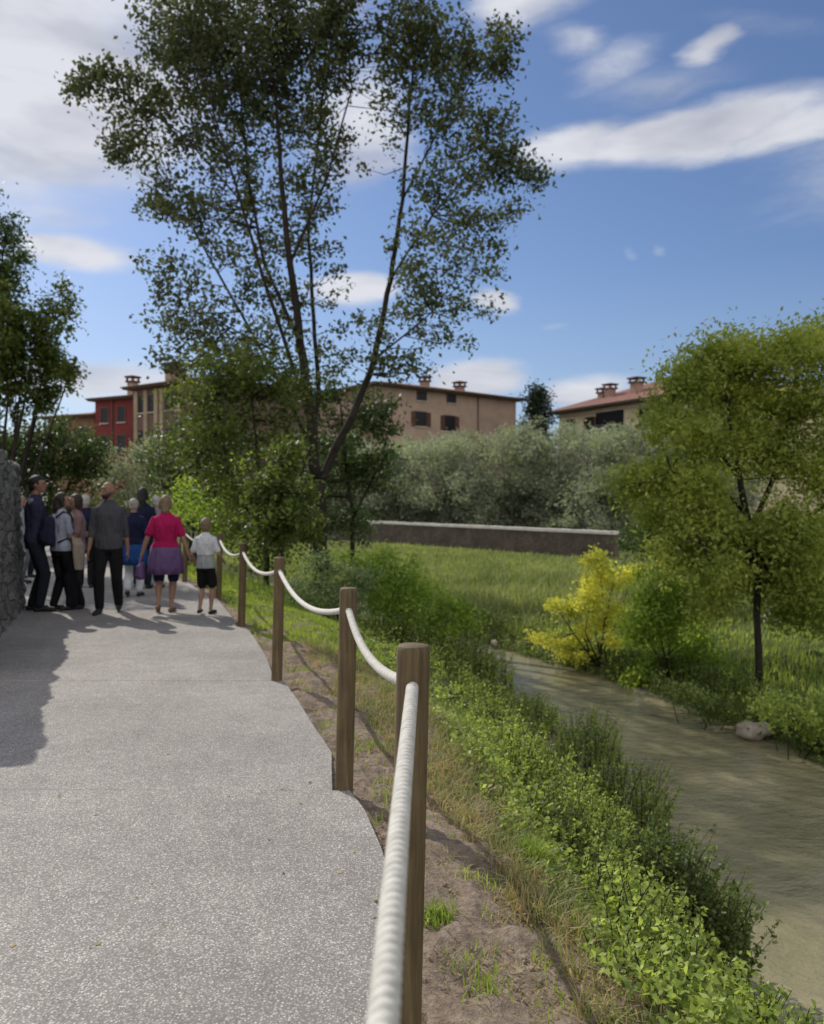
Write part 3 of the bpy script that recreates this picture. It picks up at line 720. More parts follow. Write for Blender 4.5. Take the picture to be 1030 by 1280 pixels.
# discrete leafy plants (world x, y, rx, ry, n, height, leaf size, material, label)
plants=[
 (1.00,3.75,.22,.26,60,.30,.036,'weed_leaf','small leafy weed clump rising out of the dry grass, mid bank near the bottom'),
 (.95,4.7,.26,.36,70,.30,.036,'weed_dark','darker leafy clump between the dry grass and the lime green weeds'),
 (.85,5.9,.26,.4,70,.30,.038,'weed_leaf','low yellow green weed clump edging the dry grass, level with the third post'),
 (.78,2.75,.16,.2,40,.16,.030,'weed_leaf','tiny weed patch in the dry grass nearest the bottom edge'),
 (1.52,3.0,.38,.38,170,.54,.050,'weed_leaf','bright green leafy weed clump lowest on the near bank, bottom right of the photo'),
 (1.08,3.2,.30,.32,110,.32,.045,'weed_leaf','bright green weed clump beside the dry grass, near the bottom of the photo'),
 (1.74,3.75,.30,.38,90,.46,.048,'weed_leaf','sprawling green weed clump whose thin tips reach over the brown water'),
 (1.30,4.05,.38,.42,150,.44,.042,'weed_leaf','lime green leafy clump just in front of the dark overhanging bush'),
 (1.74,5.15,.36,.42,280,.84,.050,'weed_dark','large dark green bush overhanging the river from the near bank'),
 (1.30,5.2,.38,.5,130,.40,.040,'weed_leaf','green weed clump just up the bank from the dark overhanging bush'),
 (1.66,6.35,.34,.4,110,.50,.045,'weed_leaf','dark leafy clump at the water edge, upstream of the largest overhanging bush'),
 (1.15,6.4,.42,.5,130,.40,.042,'weed_leaf','mid bank weed clump level with the second post'),
 (1.98,7.5,.42,.42,150,.74,.048,'weed_leaf','leafy bush with tall pale tips beside the rippled water'),
 (1.15,7.8,.42,.6,90,.36,.045,'weed_leaf','green nettle patch halfway down the bank behind the nearest post'),
 (1.98,9.1,.40,.40,130,.80,.055,'weed_leaf','upright sapling like weed standing out against the river'),
 (.95,9.6,.5,.7,100,.40,.05,'weed_leaf','nettle patch on the mid bank straight below the meadow'),
 (1.60,10.9,.4,.5,110,.55,.055,'weed_leaf','leafy clump at the water edge near the start of the visible river'),
 (.55,11.6,.5,.8,90,.42,.055,'weed_leaf','pale green weed patch right of the grey feathery shrub'),
 (1.05,12.9,.55,.8,150,.85,.065,'weed_leaf','grey green weed clump where the river disappears behind the bank'),
 (.75,14.6,.6,.8,160,1.05,.07,'weed_dark','tall grey green weeds hiding the river where it disappears to the left'),
 (-.15,15.6,.8,.9,170,1.15,.07,'weed_leaf','tall green weeds on the bank edge left of where the river disappears'),
 (.2,13.2,.7,.8,130,.7,.06,'weed_leaf','green weed patch on the upper bank in front of the rounded bush'),
]
for k,(x,y,rx,ry,n,h,sz,mt,lb) in enumerate(plants):
    leafy_plants('leafy_weed',lb,'thing',disc(x,y,rx,ry,n,rng(300+k)),M[mt],400+k,'wild plant','leafy weeds along the near bank',size=sz*.84,hh=h,per=38 if mt=='weed_dark' and y<7 else (26 if y<7 else 18),simple_=y>8,dome=(x,y,rx,ry) if h>.4 else None)
# ground cover: uncountable small weeds and grass
def sample(y0,y1,t0,t1,n,rg,pw=1.6):
    # more stems where they show larger
    u=rg.uniform(0,1,n); y=y0*(y1/y0)**u; t=rg.uniform(t0,t1,n)
    xe=np.interp(y,EY,EX); xn=np.interp(y,NY,NX); x=xe+(xn-xe)*t+rg.normal(size=n)*.04
    return x,y
x,y=sample(1.9,18,.38,1.06,4000,rg); leafy_plants('ground_cover','low green weeds carpeting the near bank','stuff',list(zip(x,y)),M['weed_leaf'],6,'ground cover',size=.036,hh=.17,per=15,simple_=True,lean=.6)
x,y=sample(2.0,18,.34,.80,1300,rg); leafy_plants('ground_cover','sparse darker weeds mixed into the dry grass of the bank','stuff',list(zip(x,y)),M['weed_dark'],7,'ground cover',size=.030,hh=.11,per=12,simple_=True,lean=.8)
def grass(name,label,x,y,h,m,seed,w=.004,bend=.7,cat='grass'):
    rg=rng(seed); z=hgt(x,y)-.01; V,T=blades(np.stack([x,y,z],1),h,rg,w,bend)
    return tag(link(name,npmesh(name,V,[T]),M[m]),label,cat,None,'stuff')
# dry grass belt
def tufts(x,y,k,rg,s=.03):
    X=np.repeat(x,k)+rg.normal(size=len(x)*k)*s; Y=np.repeat(y,k)+rg.normal(size=len(x)*k)*s; return X,Y
def tdir(y0,y1,a,b,n,rg):      # strip between a and b metres right of the path edge
    u=rg.uniform(0,1,n); y=y0*(y1/y0)**u; return np.interp(y,EY,EX)+a+(b-a)*rg.uniform(0,1,n)**.8, y
x,y=tdir(1.7,9,.50,1.25,900,rg); x,y=tufts(x,y,16,rg); grass('dry_grass','straw coloured dry grass between the dirt strip and the green weeds',x,y,.085,'dry_grass',8,.0028,1.4)
x,y=tdir(1.7,9,.55,1.35,800,rg); x,y=tufts(x,y,14,rg); grass('green_grass','short green grass tufts at the top of the bank',x,y,.09,'meadow',9,.0028,1.0)
x,y=tdir(9,20,.12,1.7,2600,rg); x,y=tufts(x,y,8,rg,.05); grass('verge_grass','sunlit short verge grass along the far part of the path',x,y,.07,'verge',10,.005,.9)
x,y=tdir(1.9,9,.1,.6,110,rg); x,y=tufts(x,y,16,rg,.035); grass('sparse_grass','sparse grass sprouting in the dirt beside the path',x,y,.05,'verge',12,.0025,1.0)
x,y=tdir(1.7,9,.06,.95,1500,rg); x,y=tufts(x,y,6,rg,.03); grass('straw','bits of dry straw lying on the dirt',x,y,.022,'dry_grass',13,.002,2.2)
# one green tuft beside the nearest post
for (tx,ty,nn,hh,lb) in ((.10,3.0,260,.055,'small green grass tuft in the dirt right of the nearest post'),(.58,3.75,360,.13,'bright green grass tuft at the edge of the dirt strip'),):
    rg2=rng(int(tx*100)); xx=tx+rg2.normal(size=nn)*.035; yy2=ty+rg2.normal(size=nn)*.035; zz=hgt(xx,yy2)-.005
    V,T=blades(np.stack([xx-tx,yy2-ty,zz-gz(tx,ty)],1),hh,rg2,.003,.8); o=link('grass_tuft',npmesh('grass_tuft',V,[T]),M['verge']); o.location=(tx,ty,gz(tx,ty)); tag(o,lb,'grass tuft')
# far bank edge weeds
u=rg.uniform(0,1,1700); y=7.5*(26/7.5)**u; x=np.interp(y,FY,FX)+rg.uniform(-.05,.75,1700)
leafy_plants('bank_weeds','dark weeds fringing the far bank at the water line','stuff',list(zip(x,y)),M['weed_dark'],14,'ground cover',size=.055,hh=.26,per=14,simple_=True,lean=.9)
# lawn and meadow beyond the river
u=rg.uniform(0,1,42000); y=7*(46/7)**u; xf=np.interp(y,FY,FX); x=xf+.35+rg.uniform(0,1,len(y))**1.3*(6+y*.45)
grass('lawn_grass','bright green grass of the far bank under the leaning tree',x,y,.16,'verge',15,.010,.7)
yy_=rg.uniform(17,44,64000); xf=np.interp(yy_,FY,FX); x=xf+.4+rg.uniform(0,1,len(yy_))*(14+yy_*.2); 
keep=(yy_<np.interp(x,[-4,-2.2,8,14],[46,45,33,30])-.3)
x,yy_=x[keep],yy_[keep]; hh_=.42*(1-.62*sm((yy_-20)/14))*(.7+.6*np.array([noise.noise((a*.5,b*.35,0))+.5 for a,b in zip(x,yy_)]))
grass('meadow_grass','tall pale green meadow grass between the river and the brick wall',x,yy_,hh_*.8,'meadow',16,.013,.9)
# grass at left behind path
x=rg.uniform(-9,2,9000); y=rg.uniform(14,34,9000); k=(x>np.interp(y,EY,EX)+.2)&(x<np.interp(y,NY,NX)); x,y=x[k],y[k]
grass('verge_grass','taller rough grass under the bushes of the near bank',x,y,.22,'verge',17,.010,.7)

# pebbles and clods in the dirt
mb=MB(); r3=random.Random(3)
for k in range(1100):
    y=1.8*(9/1.8)**r3.random(); x=float(np.interp(y,EY,EX))+.04+r3.random()*.75; s=r3.uniform(.003,.009)*(1+1.*(r3.random()<.04))
    z=gz(x,y)+s*.2
    mb.ball((x,y,z),(s*r3.uniform(.7,1.3),s*r3.uniform(.7,1.3),s*.7),Matrix.Rotation(r3.random()*3,3,'Z'),6,4)
M['clod']=simple('clod',(.25,.195,.15),.97,.45,40,.5,.005)
tag(mb.build('soil_clods',M['clod']),'small clods and pebbles scattered on the dirt strip','soil clods',None,'stuff')

rg=rng(77); n=46; y=2.4*(11/2.4)**rg.uniform(0,1,n); x=np.interp(y,EY,EX)-.02-rg.uniform(0,1,n)**2.5*1.6
V,T=leaves(np.stack([x,y,np.full(n,.004)],1),.028,rg,up=0,wide=.6); V[:,2]=np.clip(V[:,2],.003,.012)
tag(link('fallen_leaves',npmesh('fallen_leaves',V,[T]),M['dry_grass']),'a few small dry leaves scattered along the edge of the path','fallen leaves',None,'stuff')

# ------------------------------------------------------------------ rocks
def rock(px,py,D,w,h,label,seed,m='rock'):
    x,y,z=P(px,py,D); mb=MB(); mb.ball((0,0,0),(w/2,w*.36,h/2),None,18,12)
    vs=[]
    for v in mb.v:
        v=Vector(v); n=noise.fractal(v*(2.2/w)+Vector((seed,0,0)),1,2,4)+.5*abs(noise.noise(v*(4/w))); vs.append(tuple(v*(1+.42*n)))
    mb.v=vs; o=mb.build('rock',M[m],None,True); o.location=(x,y,z); return tag(o,label,'rock')
rock(943,912,10.55,.44,.24,'pale pinkish boulder lying at the water edge on the far bank',1)
rock(742,815,15.2,.16,.12,'small pale stone where the meadow meets the river',2)
rock(806,992,8.9,.30,.16,'dark stone breaking the water surface beside the near bank',9,'stone')
rock(618,803,15.6,.12,.10,'small white stone at the bank where the river comes into view',4)
rock(968,774,14.3,.32,.24,'whitish stone in the grass behind the trunk of the leaning tree',6)
rock(800,866,13.3,.30,.16,'dark weathered rock at the foot of the light green shrub',8,'stone')

# ------------------------------------------------------------------ stone wall at left
def stone_wall():
    mb=MB(); A=Vector((-3.95,6.8)); B=Vector((-5.80,11.7)); d=(B-A); L=d.length; d.normalize(); nrm=Vector((-d.y,d.x)) # to the left
    nrm=Vector((d.y,-d.x)) if nrm.x>0 else nrm
    NL,NH=110,50; th=.5
    def top(s):
        return 2.12+.05*math.sin(s*2.3)+.05*noise.noise((s*2.2,0,0))+(.10 if s<.55 else 0)
    root=[]
    # a closed loop of vertical columns around the wall, rough faces
    loop=[]
    for i in range(NL+1): loop.append((i/NL*L,0))
    for i in range(1,9): loop.append((L,th*i/8))
    for i in range(1,31): loop.append((L*(1-i/30),th))
    for i in range(1,8): loop.append((0,th*(1-i/8)))
    n=len(loop)
    for j in range(NH+1):
        for (s,w) in loop:
            z=-.1+(top(s)+.1)*j/NH
            p=A+d*s+nrm*w
            out=Vector((0,0))
            cell=noise.voronoi((s*3.1+ (int(z*5)*.37),w*3.1,z*4.6))[0]
            e=min(.25,cell[1]-cell[0]); q=(e/.25)
            bulge=.045*q+.05*noise.fractal((s*3,w*3,z*3),1,2,4)
            batter=.10*(1-z/2.1)
            if w==0: out-=nrm*(bulge+batter)
            elif w==th: out+=nrm*(bulge+batter)
            if s<.001: out-=d*bulge
            if abs(s-L)<.001: out+=d*(bulge*1.6+batter*1.4)
            p=p+out; zz=z+.03*noise.noise((s*6,w*6,z*6))*(j/NH)
            mb.v.append((p.x,p.y,zz))
    for j in range(NH):
        for k in range(n):
            a=j*n+k; b_=j*n+(k+1)%n; mb.f.append((a,b_,b_+n,a+n))
    mb.f.append(tuple(NH*n+k for k in range(n)))
    o=mb.build('stone_wall',M['stone'],None,True)
    tag(o,'rough grey stone wall standing along the left edge of the path','wall')
stone_wall()

# ------------------------------------------------------------------ far brick wall with pale coping
A=Vector(((450-515)/F*47,47)); B=Vector(((768-515)/F*34.5,34.5)); d=B-A; L=d.length; ang=math.atan2(d.y,d.x)
wall=empty('brick_wall',(A.x,A.y,0),ang,'long low brown brick wall with pale coping along the back of the meadow','wall')
# extend it past the fork of the tree to the left
zt0,zt1=.46,.26
mb=MB(); s0=-9.0; segs=60
for (y0,y1,dz0,dz1,nm,mt) in ((0,.35,None,-.13,'brickwork','brick'),(-.06,.41,-.13,0,'coping','coping')):
    mb=MB()
    r4=random.Random(2)
    for i in range(segs):
        a=s0+(L-s0)*i/segs; b_=s0+(L-s0)*(i+1)/segs-(.012 if nm=='coping' else 0)
        za=zt0+(zt1-zt0)*a/L; zb=zt0+(zt1-zt0)*b_/L
        lo=-1.6 if dz0 is None else None
        hi=(za+dz1,zb+dz1); lw=(-1.6,-1.6) if lo is not None else (za+dz0,zb+dz0)
        j=r4.uniform(-.006,.006) if nm=='coping' else 0
        vs=[(a,y0,lw[0]),(b_,y0,lw[1]),(b_,y1,lw[1]),(a,y1,lw[0]),(a,y0,hi[0]+j),(b_,y0,hi[1]+j),(b_,y1,hi[1]+j),(a,y1,hi[0]+j)]
        fs=[(0,3,2,1),(4,5,6,7),(0,1,5,4),(2,3,7,6)]
        if nm=='coping' or i==segs-1: fs.append((1,2,6,5))
        if nm=='coping' or i==0: fs.append((3,0,4,7))
        mb.add(vs,fs)
    mb.build(nm,M[mt],wall)

# ------------------------------------------------------------------ buildings
def frame(A,B):
    A=Vector(A);B=Vector(B); d=B-A; return math.atan2(d.y,d.x), d.length
def window(root,x,z,w,h,shut=True,y=0.0,sm_='shutter',wall='eave'):
    """opening seen on the facade plane y=0, facing -y in local space"""
    f=MB(); t=.07
    f.box((x-w/2-t,y-.05,z),(x-w/2,y+.02,z+h)).box((x+w/2,y-.05,z),(x+w/2+t,y+.02,z+h)).box((x-w/2-t,y-.05,z+h),(x+w/2+t,y+.02,z+h+t))
    wo=f.build('window',M[wall],root)
    g=MB(); g.box((x-w/2,y-.012,z),(x+w/2,y+.012,z+h)); g.build('pane',M['glass'],wo)
    s=MB(); s.box((x-w/2-.12,y-.12,z-.08),(x+w/2+.12,y+.02,z)); s.build('sill',M['cornice'],wo)
    if shut:
        for sg in (-1,1):
            m_=MB(); x0=x+sg*(w/2+.03); x1=x+sg*(w/2+.03+w*.36)
            m_.box((min(x0,x1),y-.10,z),(max(x0,x1),y-.055,z+h)); 
            for q in range(8): m_.box((min(x0,x1)+.05,y-.118,z+h*(.06+q*.115)),(max(x0,x1)-.05,y-.102,z+h*(.11+q*.115)))
            m_.build('shutter',M[sm_],wo)
def chimney(root,x,y,z,w,h):
    m_=MB(); m_.box((x-w/2,y-w/2,z-1.2),(x+w/2,y+w/2,z+h)); c=m_.build('chimney',M['chimney'],root)
    k=MB(); k.box((x-w*.68,y-w*.68,z+h+.002),(x+w*.68,y+w*.68,z+h+.14))
    for sx in (-1,1):
        for sy in (-1,1): k.box((x+sx*w*.5-.07,y+sy*w*.5-.07,z+h+.14),(x+sx*w*.5+.07,y+sy*w*.5+.07,z+h+.42))
    k.prism([(x-w*.75,y-w*.75),(x+w*.75,y-w*.75),(x+w*.75,y+w*.75),(x-w*.75,y+w*.75)],z+h+.42,z+h+.55)
    k.build('chimney_cap',M['shutter'],c)
def hip_roof(root,x0,x1,y0,y1,z,rise,ov=.8,hip=True,left=True,right=True):
    a0,a1,b0,b1=x0-ov,x1+ov,y0-ov,y1+ov; hw=(b1-b0)/2; ym=(b0+b1)/2
    rl=a0+(hw if left and hip else 0); rr=a1-(hw if right and hip else 0)
    t=.12
    mb=MB(); vs=[(a0,b0,z+t),(a1,b0,z+t),(a1,b1,z+t),(a0,b1,z+t),(rl,ym,z+rise),(rr,ym,z+rise)]
    mb.add(vs,[(0,1,5,4),(2,3,4,5),(1,2,5),(3,0,4)])
    ro=mb.build('roof',M['tiles'],root)
    e=MB(); e.box((a0+.03,b0+.03,z-.10),(a1-.03,b1-.03,z+t-.004)); e.build('eaves',M['eave'],ro)
    g=MB(); g.tube([(a0,b0-.07,z+.06),(a1,b0-.07,z+.06)],.07,8); g.build('gutter',M['eave'],ro)
    return ro
def building(name,label,A,B,depth,zb,ze,wallm,rise,flip=False,ov=.8,cat='building',**k):
    ang,L=frame(A,B); r=empty(name,(A[0],A[1],0),ang,label,cat)
    w=MB(); w.box((0,0,zb),(L,depth,ze-.10)); w.build('wall',M[wallm],r)
    ro=hip_roof(r,0,L,0,depth,ze,rise,ov,**k)
    return r,L,ro
# pink farmhouse: facade runs away to the right
A=(OX(470,71),71.); B=(OX(645,82),82.)
r,L,ro=building('farmhouse','long pink plastered house with low tiled roof above the olive trees',A,B,12,0,12.0,'pink',1.5)
def along(px,A,B):      # distance along facade where a pixel column falls
    k=(px-515)/F; ax,ay=A; dx,dy=B[0]-A[0],B[1]-A[1]; t=(k*ay-ax)/(dx-k*dy); return t*math.hypot(dx,dy), ay+t*dy
for px,py0,py1,w,sh in ((527,490,501,1.1,False),(564,494,504,1.1,False),(526,515,533,1.3,True),(562,520,539,1.3,True)):
    s,yy=along(px,A,B); zt=CAMH+(HOR-py0)/F*yy; zb=CAMH+(HOR-py1)/F*yy; window(r,s,zb,w,zt-zb,sh and px<600 or False)
for q in (3.0,6.0,9.0):    # windows of the side that faces left
    pass
s,_=along(597,A,B); m_=MB(); m_.tube([(s,-.08,0),(s,-.08,11.9)],.06,8); m_.build('downpipe',M['eave'],r)
chimney(r,along(556,A,B)[0],3.0,12.3,.7,1.0); chimney(r,along(600,A,B)[0],3.0,12.3,.75,.9)
# side face windows + small balcony roof seen beside the trunk
mm=MB(); mm.box((-1.6,.6,8.6),(-.003,5.5,8.75)); mm.build('porch_roof',M['tiles'],r)
# cream house at right
A=(OX(699,84),84.); B=(OX(905,66),66.)
r,L,ro=building('apartment_house','cream plastered house with red tiled hipped roof, half hidden by the tree at right',A,B,14,0,10.9,'cream',3.0,ov=1.1)
for px,w,h,z0,sh in ((712,1.0,1.7,8.3,True),(738,1.0,1.7,8.3,True),(805,1.1,1.8,8.4,False),(824,1.1,1.8,8.4,False),(880,1.1,1.8,8.4,True),(712,1.,1.7,5,True),(738,1.,1.7,5,True),(812,1.1,1.7,5,True)):
    s,yy=along(px,A,B); window(r,s,z0,w,h,sh)
s,yy=along(762,A,B)
lg=MB(); lg.box((s-1.9,-.015,8.1),(s+1.9,.01,10.4)); lg.build('loggia',M['glass'],r)
rl=MB(); rl.box((s-1.9,-.55,8.98),(s+1.9,-.50,9.05))
for q in range(16): rl.box((s-1.9+q*.25,-.54,8.1),(s-1.87+q*.25,-.51,8.98))
rl.box((s-1.95,-.6,7.95),(s+1.95,-.003,8.098)); rl.build('balcony_railing',M['metal'],r)
cn=MB(); cn.box((-.10,-.16,10.35),(L+.1,-.003,10.6)); cn.build('cornice',M['cornice'],r)
for px,h,w in ((733,.9,.75),(742,1.2,.8),(775,1.35,.9)):
    chimney(r,along(px,A,B)[0],2.2,11.7,w,h)
an=MB(); s=along(806,A,B)[0]; an.tube([(s,5,12),(s,5,16)],.03,5)
for q,(zz,ll) in enumerate(((15.8,.9),(15.3,1.2),(14.6,1.4))): an.tube([(s-ll,5,zz),(s+ll,5,zz)],.02,5)
an.build('antenna',M['metal'],r)
# left row
A=(OX(166,64),64.); B=(OX(262,59),59.)
r,L,ro=building('townhouse','brown house with pale vertical pilasters and a dark low roof, behind the broadleaf tree',A,B,12,0,10.6,'brown_pl',1.0,ov=.6)
for px in (171,183,196,203,226,240,256):
    s,yy=along(px,A,B); m_=MB(); m_.box((s-.2,-.14,0),(s+.2,-.003,10.35)); m_.build('pilaster',M['pilaster'],r)
for px in (177,190,212,219):
    s,yy=along(px,A,B); window(r,s,8.6,.85,1.3,False); window(r,s,5.6,.85,1.6,False)
chimney(r,along(193,A,B)[0],2.0,11.1,1.1,1.0)
cv=MB(); s=along(174,A,B)[0]; cv.tube([(s,4,10.9),(s,4,12.1)],.12,8).tube([(s+.6,4,10.9),(s+.6,4,12.2)],.1,8).box((s-.2,3.8,12.0),(s+.8,4.2,12.1)); cv.build('roof_vent',M['metal'],r)
A=(OX(119,68),68.); B=(OX(165.5,66),66.)
r,L,ro=building('townhouse','narrow dark red house with two window bays, left of the brown house',A,B,10,0,10.2,'red',1.2,ov=.5)
for px in (131,152):
    s,yy=along(px,A,B); window(r,s,8.2,.8,1.3,False); window(r,s,5.6,.9,1.5,False)
s,_=along(141,A,B); m_=MB(); m_.tube([(s,-.08,0),(s,-.08,10.1)],.06,8); m_.build('downpipe',M['eave'],r)
chimney(r,along(143,A,B)[0],2.0,10.5,.65,1.3)
A=(OX(60,72),72.); B=(OX(118,70),70.)
r,L,ro=building('townhouse','low orange plastered house at the far left end of the row',A,B,9,0,9.1,'orange',1.0,ov=.6)
for px in (80,100):
    s,yy=along(px,A,B); window(r,s,6.6,.9,1.4,True)
# dark conifer between the houses
x,D=OX(671,76),76; z0=gz(x,D); B=[]
for k in range(12):
    t=k/11; B.append((x+math.sin(k*2.4)*.7*(1-t),D,z0+3+8.2*t,2.5*(1-t*.62),2.5*(1-t*.62),.8,17))
make_tree('cypress_tree','dark conifer standing in the gap between the pink and the cream house','tree',(x,D,z0),[[(x,D,z0-.1,.2),(x,D,z0+6,.12),(x,D,z0+11,.03)]],B,M['conifer'],M['bark'],.3,40,81,sigma=.4,clumps_per=1.2,twigr=.03)

# ------------------------------------------------------------------ people
SK=simple('skin',(.27,.155,.11),.6,.08,8,.1,.002); SKT=simple('skin_tan',(.24,.13,.09),.6,.08,8,.1,.002)
HAIR={'black':(.012,.010,.009),'brown':(.07,.045,.028),'blond':(.17,.125,.075),'grey':(.28,.25,.23),'white':(.36,.35,.31),'dark_brown':(.03,.02,.015)}
hair_m={k:simple('hair_'+k,c,.6,.35,60,.6,.004) for k,c in HAIR.items()}
M['eye']=simple('eye_dark',(.02,.015,.012),.3,.1,5,.05,.001); M['lips']=simple('lips',(.32,.13,.11),.6,.1,20,.1,.001)
M['shoe_black']=simple('shoe_black',(.02,.02,.022),.6,.2,20,.1,.002); M['shoe_white']=simple('shoe_white',(.55,.53,.52),.7,.15,20,.1,.002); M['shoe_tan']=simple('shoe_tan',(.16,.09,.06),.7,.15,20,.1,.002)
def remesh(name,mb,voxel,mt,parent,smooth_it=4):
    me=mb.mesh(name); o=bpy.data.objects.new(name,me); col.objects.link(o)
    rm=o.modifiers.new('r','REMESH'); rm.mode='VOXEL'; rm.voxel_size=voxel
    s=o.modifiers.new('s','SMOOTH'); s.factor=.5; s.iterations=smooth_it
    dg=bpy.context.evaluated_depsgraph_get(); ev=o.evaluated_get(dg)
    nm=bpy.data.meshes.new_from_object(ev); o.modifiers.clear(); o.data=nm; nm.name=name
    nm.materials.clear(); nm.materials.append(mt)
    nm.polygons.foreach_set('use_smooth', np.ones(len(nm.polygons),dtype=bool)); nm.update()
    o.parent=parent; return o
def two_bone(a,b,l1,l2,pole):
    a=Vector(a);b=Vector(b); d=b-a; L=min(d.length,(l1+l2)*.995); dn=d.normalized(); b=a+dn*L
    x=(l1*l1-l2*l2+L*L)/(2*L); h=math.sqrt(max(0,l1*l1-x*x)); p=Vector(pole); p=(p-dn*p.dot(dn)).normalized()
    return a+dn*x+p*h, b
def sx_(k): return 1 if k==0 else -1
def person(label,x,y,H,heading,top,legs,hair,skin=SK,build=1.0,female=False,
           feet=((.09,.0),(-.09,.0)),lift=(0,0),hands=None,head_yaw=0,head_pitch=0,hairstyle='short',sleeve='short',shoe='shoe_black',
           bottom='trousers',skirt_len=.5,shorts=None,beard=False,child=False,topm2=None,under=None,tuck=.90,lean=0.0):
    """local frame: person faces +Y; heading 0 = facing +Y (away from the camera)"""
    s=H/1.8; root=empty('person',(x,y,.001),heading,label,'person'); root.scale=(s,s,s)
    hs=1.18 if child else 1.0; bw=build
    fem=1.0 if not female else .0
    shw=(.185 if not female else .165)*(.5+.5*bw); hip=(.165 if not female else .178)*bw
    chest=(.165 if not female else .15)*(.4+.6*bw); waist=(.145 if not female else .125)*(bw)
    ld=lean
    # torso centre line leans forward with ld
    def tc(z): return ld*(z-.95)
    body=MB()
    rings=[(0,tc(.84),.84,hip*.8,.09*bw),(0,tc(.92),.92,hip,.118*bw),(0,tc(.98),.98,hip*.98,.118*bw),(0,tc(1.08),1.08,waist,.098*bw),(0,tc(1.20),1.20,chest*.97,.108*bw),(0,tc(1.33),1.33,chest*1.08,.118*bw),(0,tc(1.41),1.41,shw*.98,.095),(0,tc(1.455),1.455,shw*.72,.075),(0,tc(1.50),1.50,.07,.06)]
    body.loft(rings,20)
    nb=Vector((0,tc(1.48),1.48)); hc=Vector((0,tc(1.60)+.025,1.665)); 
    body.limb([nb,Vector((0,tc(1.55)+.008,1.56)),hc+Vector((0,-.01,-.05))],[.062,.055,.055])
    HR=Matrix.Rotation(head_yaw,3,'Z')@Matrix.Rotation(-head_pitch,3,'X')
    def hp(v): return hc+HR@(Vector(v)*hs)
    body.ball(hc,(.078*hs,.095*hs,.105*hs),HR,16,12)            # cranium
    body.ball(hp((0,.02,-.055)),(.058*hs,.070*hs,.068*hs),HR,14,10)   # jaw
    body.ball(hp((0,.075,-.095)),.024*hs,None,8,6)               # chin
    body.limb([hp((0,.090,.012)),hp((0,.108,-.028))],[.010*hs,.016*hs],8)  # nose
    body.ball(hp((0,.085,.028)),(.055*hs,.018*hs,.014*hs),HR,10,6)    # brow
    body.ball(hp((0,.090,-.062)),(.026*hs,.014*hs,.014*hs),HR,10,6)   # mouth mound
    for sx in (-1,1): body.ball(hp((sx*.079,-.008,-.012)),(.010*hs,.020*hs,.030*hs),HR,8,6)
    # legs
    legpts=[]
    for k,(sx) in enumerate((1,-1)):
        fx,fy=feet[k]; hj=Vector((sx*.088*bw,0,.90)); an=Vector((fx,fy,.085+lift[k]))
        kn,an=two_bone(hj,an,.43,.41,(sx*.1,1,0)); legpts.append((hj,kn,an))
        b_=.4+.6*bw
        body.limb([hj,hj.lerp(kn,.5),kn+Vector((0,0,.03)),kn],[.086*b_,.072*b_,.056*b_,.052*b_])
        body.limb([kn,kn.lerp(an,.3)+Vector((0,-.012,0)),kn.lerp(an,.75),an],[.052*b_,.056*b_,.036,.034])
        pitch=-.55 if lift[k]>.03 else 0
        toe=an+Vector((sx*.03,.15*math.cos(pitch),-.055+.15*math.sin(pitch))); heel=an+Vector((0,-.035,-.045))
        body.limb([heel,an+Vector((0,.02,-.04)),toe],[.032,.038,.026])
        sh=MB(); sh.limb([heel+Vector((0,-.008,-.004)),an+Vector((0,.03,-.042)),toe+Vector((0,.03,0))],[.038,.043,.032]); 
        if shoe!='barefoot': remesh('shoe',sh,.012,M[shoe],root,3)
    # arms and hands
    if hands is None: hands=((.30,.02,.80),(-.30,.02,.80))
    armpts=[]
    for k,sx in enumerate((1,-1)):
        sj=Vector((sx*(shw-.018),tc(1.42),1.395)); wr=Vector(hands[k])
        el,wr=two_bone(sj,wr,.29,.26,(sx*.22,-1,-.2)); armpts.append((sj,el,wr))
        body.limb([sj,sj.lerp(el,.5),el],[.045*(.5+.5*bw),.042*(.4+.6*bw),.036]); body.limb([el,el.lerp(wr,.35),wr],[.038,.036,.025])
        fd=(wr-el).normalized(); side=Vector((sx*-1,0,0)); side=(side-fd*side.dot(fd))
        if side.length<.2: side=Vector((0,0,1))-fd*fd.z
        side.normalize(); wd=fd.cross(side).normalized()
        if wd.y<0: wd=-wd           # thumb side forwards
        pc=wr+fd*.05
        for q in range(4):
            a=wr+fd*.015+wd*(.022-.014*q); b2=wr+fd*.085+wd*(.030-.019*q); body.limb([a,b2],[.013,.012],6)
            fl=(.070,.078,.072,.056)[q]; c1=b2+fd*fl*.5+side*.006; c2=b2+fd*fl*.85+side*.026; body.limb([b2,c1,c2],[.0095,.009,.0078],6)
        t1=wr+fd*.03+wd*.026; t2=wr+fd*.062+wd*.050+side*.012; t3=wr+fd*.09+wd*.052+side*.022; body.limb([t1,t2,t3],[.013,.0105,.009],6)
    remesh('body',body,.0085,skin,root,2)
    # face parts
    for sx in (-1,1):
        e=MB(); e.ball(hp((sx*.030,.088,.006)),(.011*hs,.007*hs,.006*hs),HR,8,6); e.build('eye',M['eye'],root,True)
    e=MB(); e.ball(hp((0,.103,-.060)),(.022*hs,.006*hs,.006*hs),HR,8,6); e.build('mouth',M['lips'],root,True)
    # hair
    h=MB()
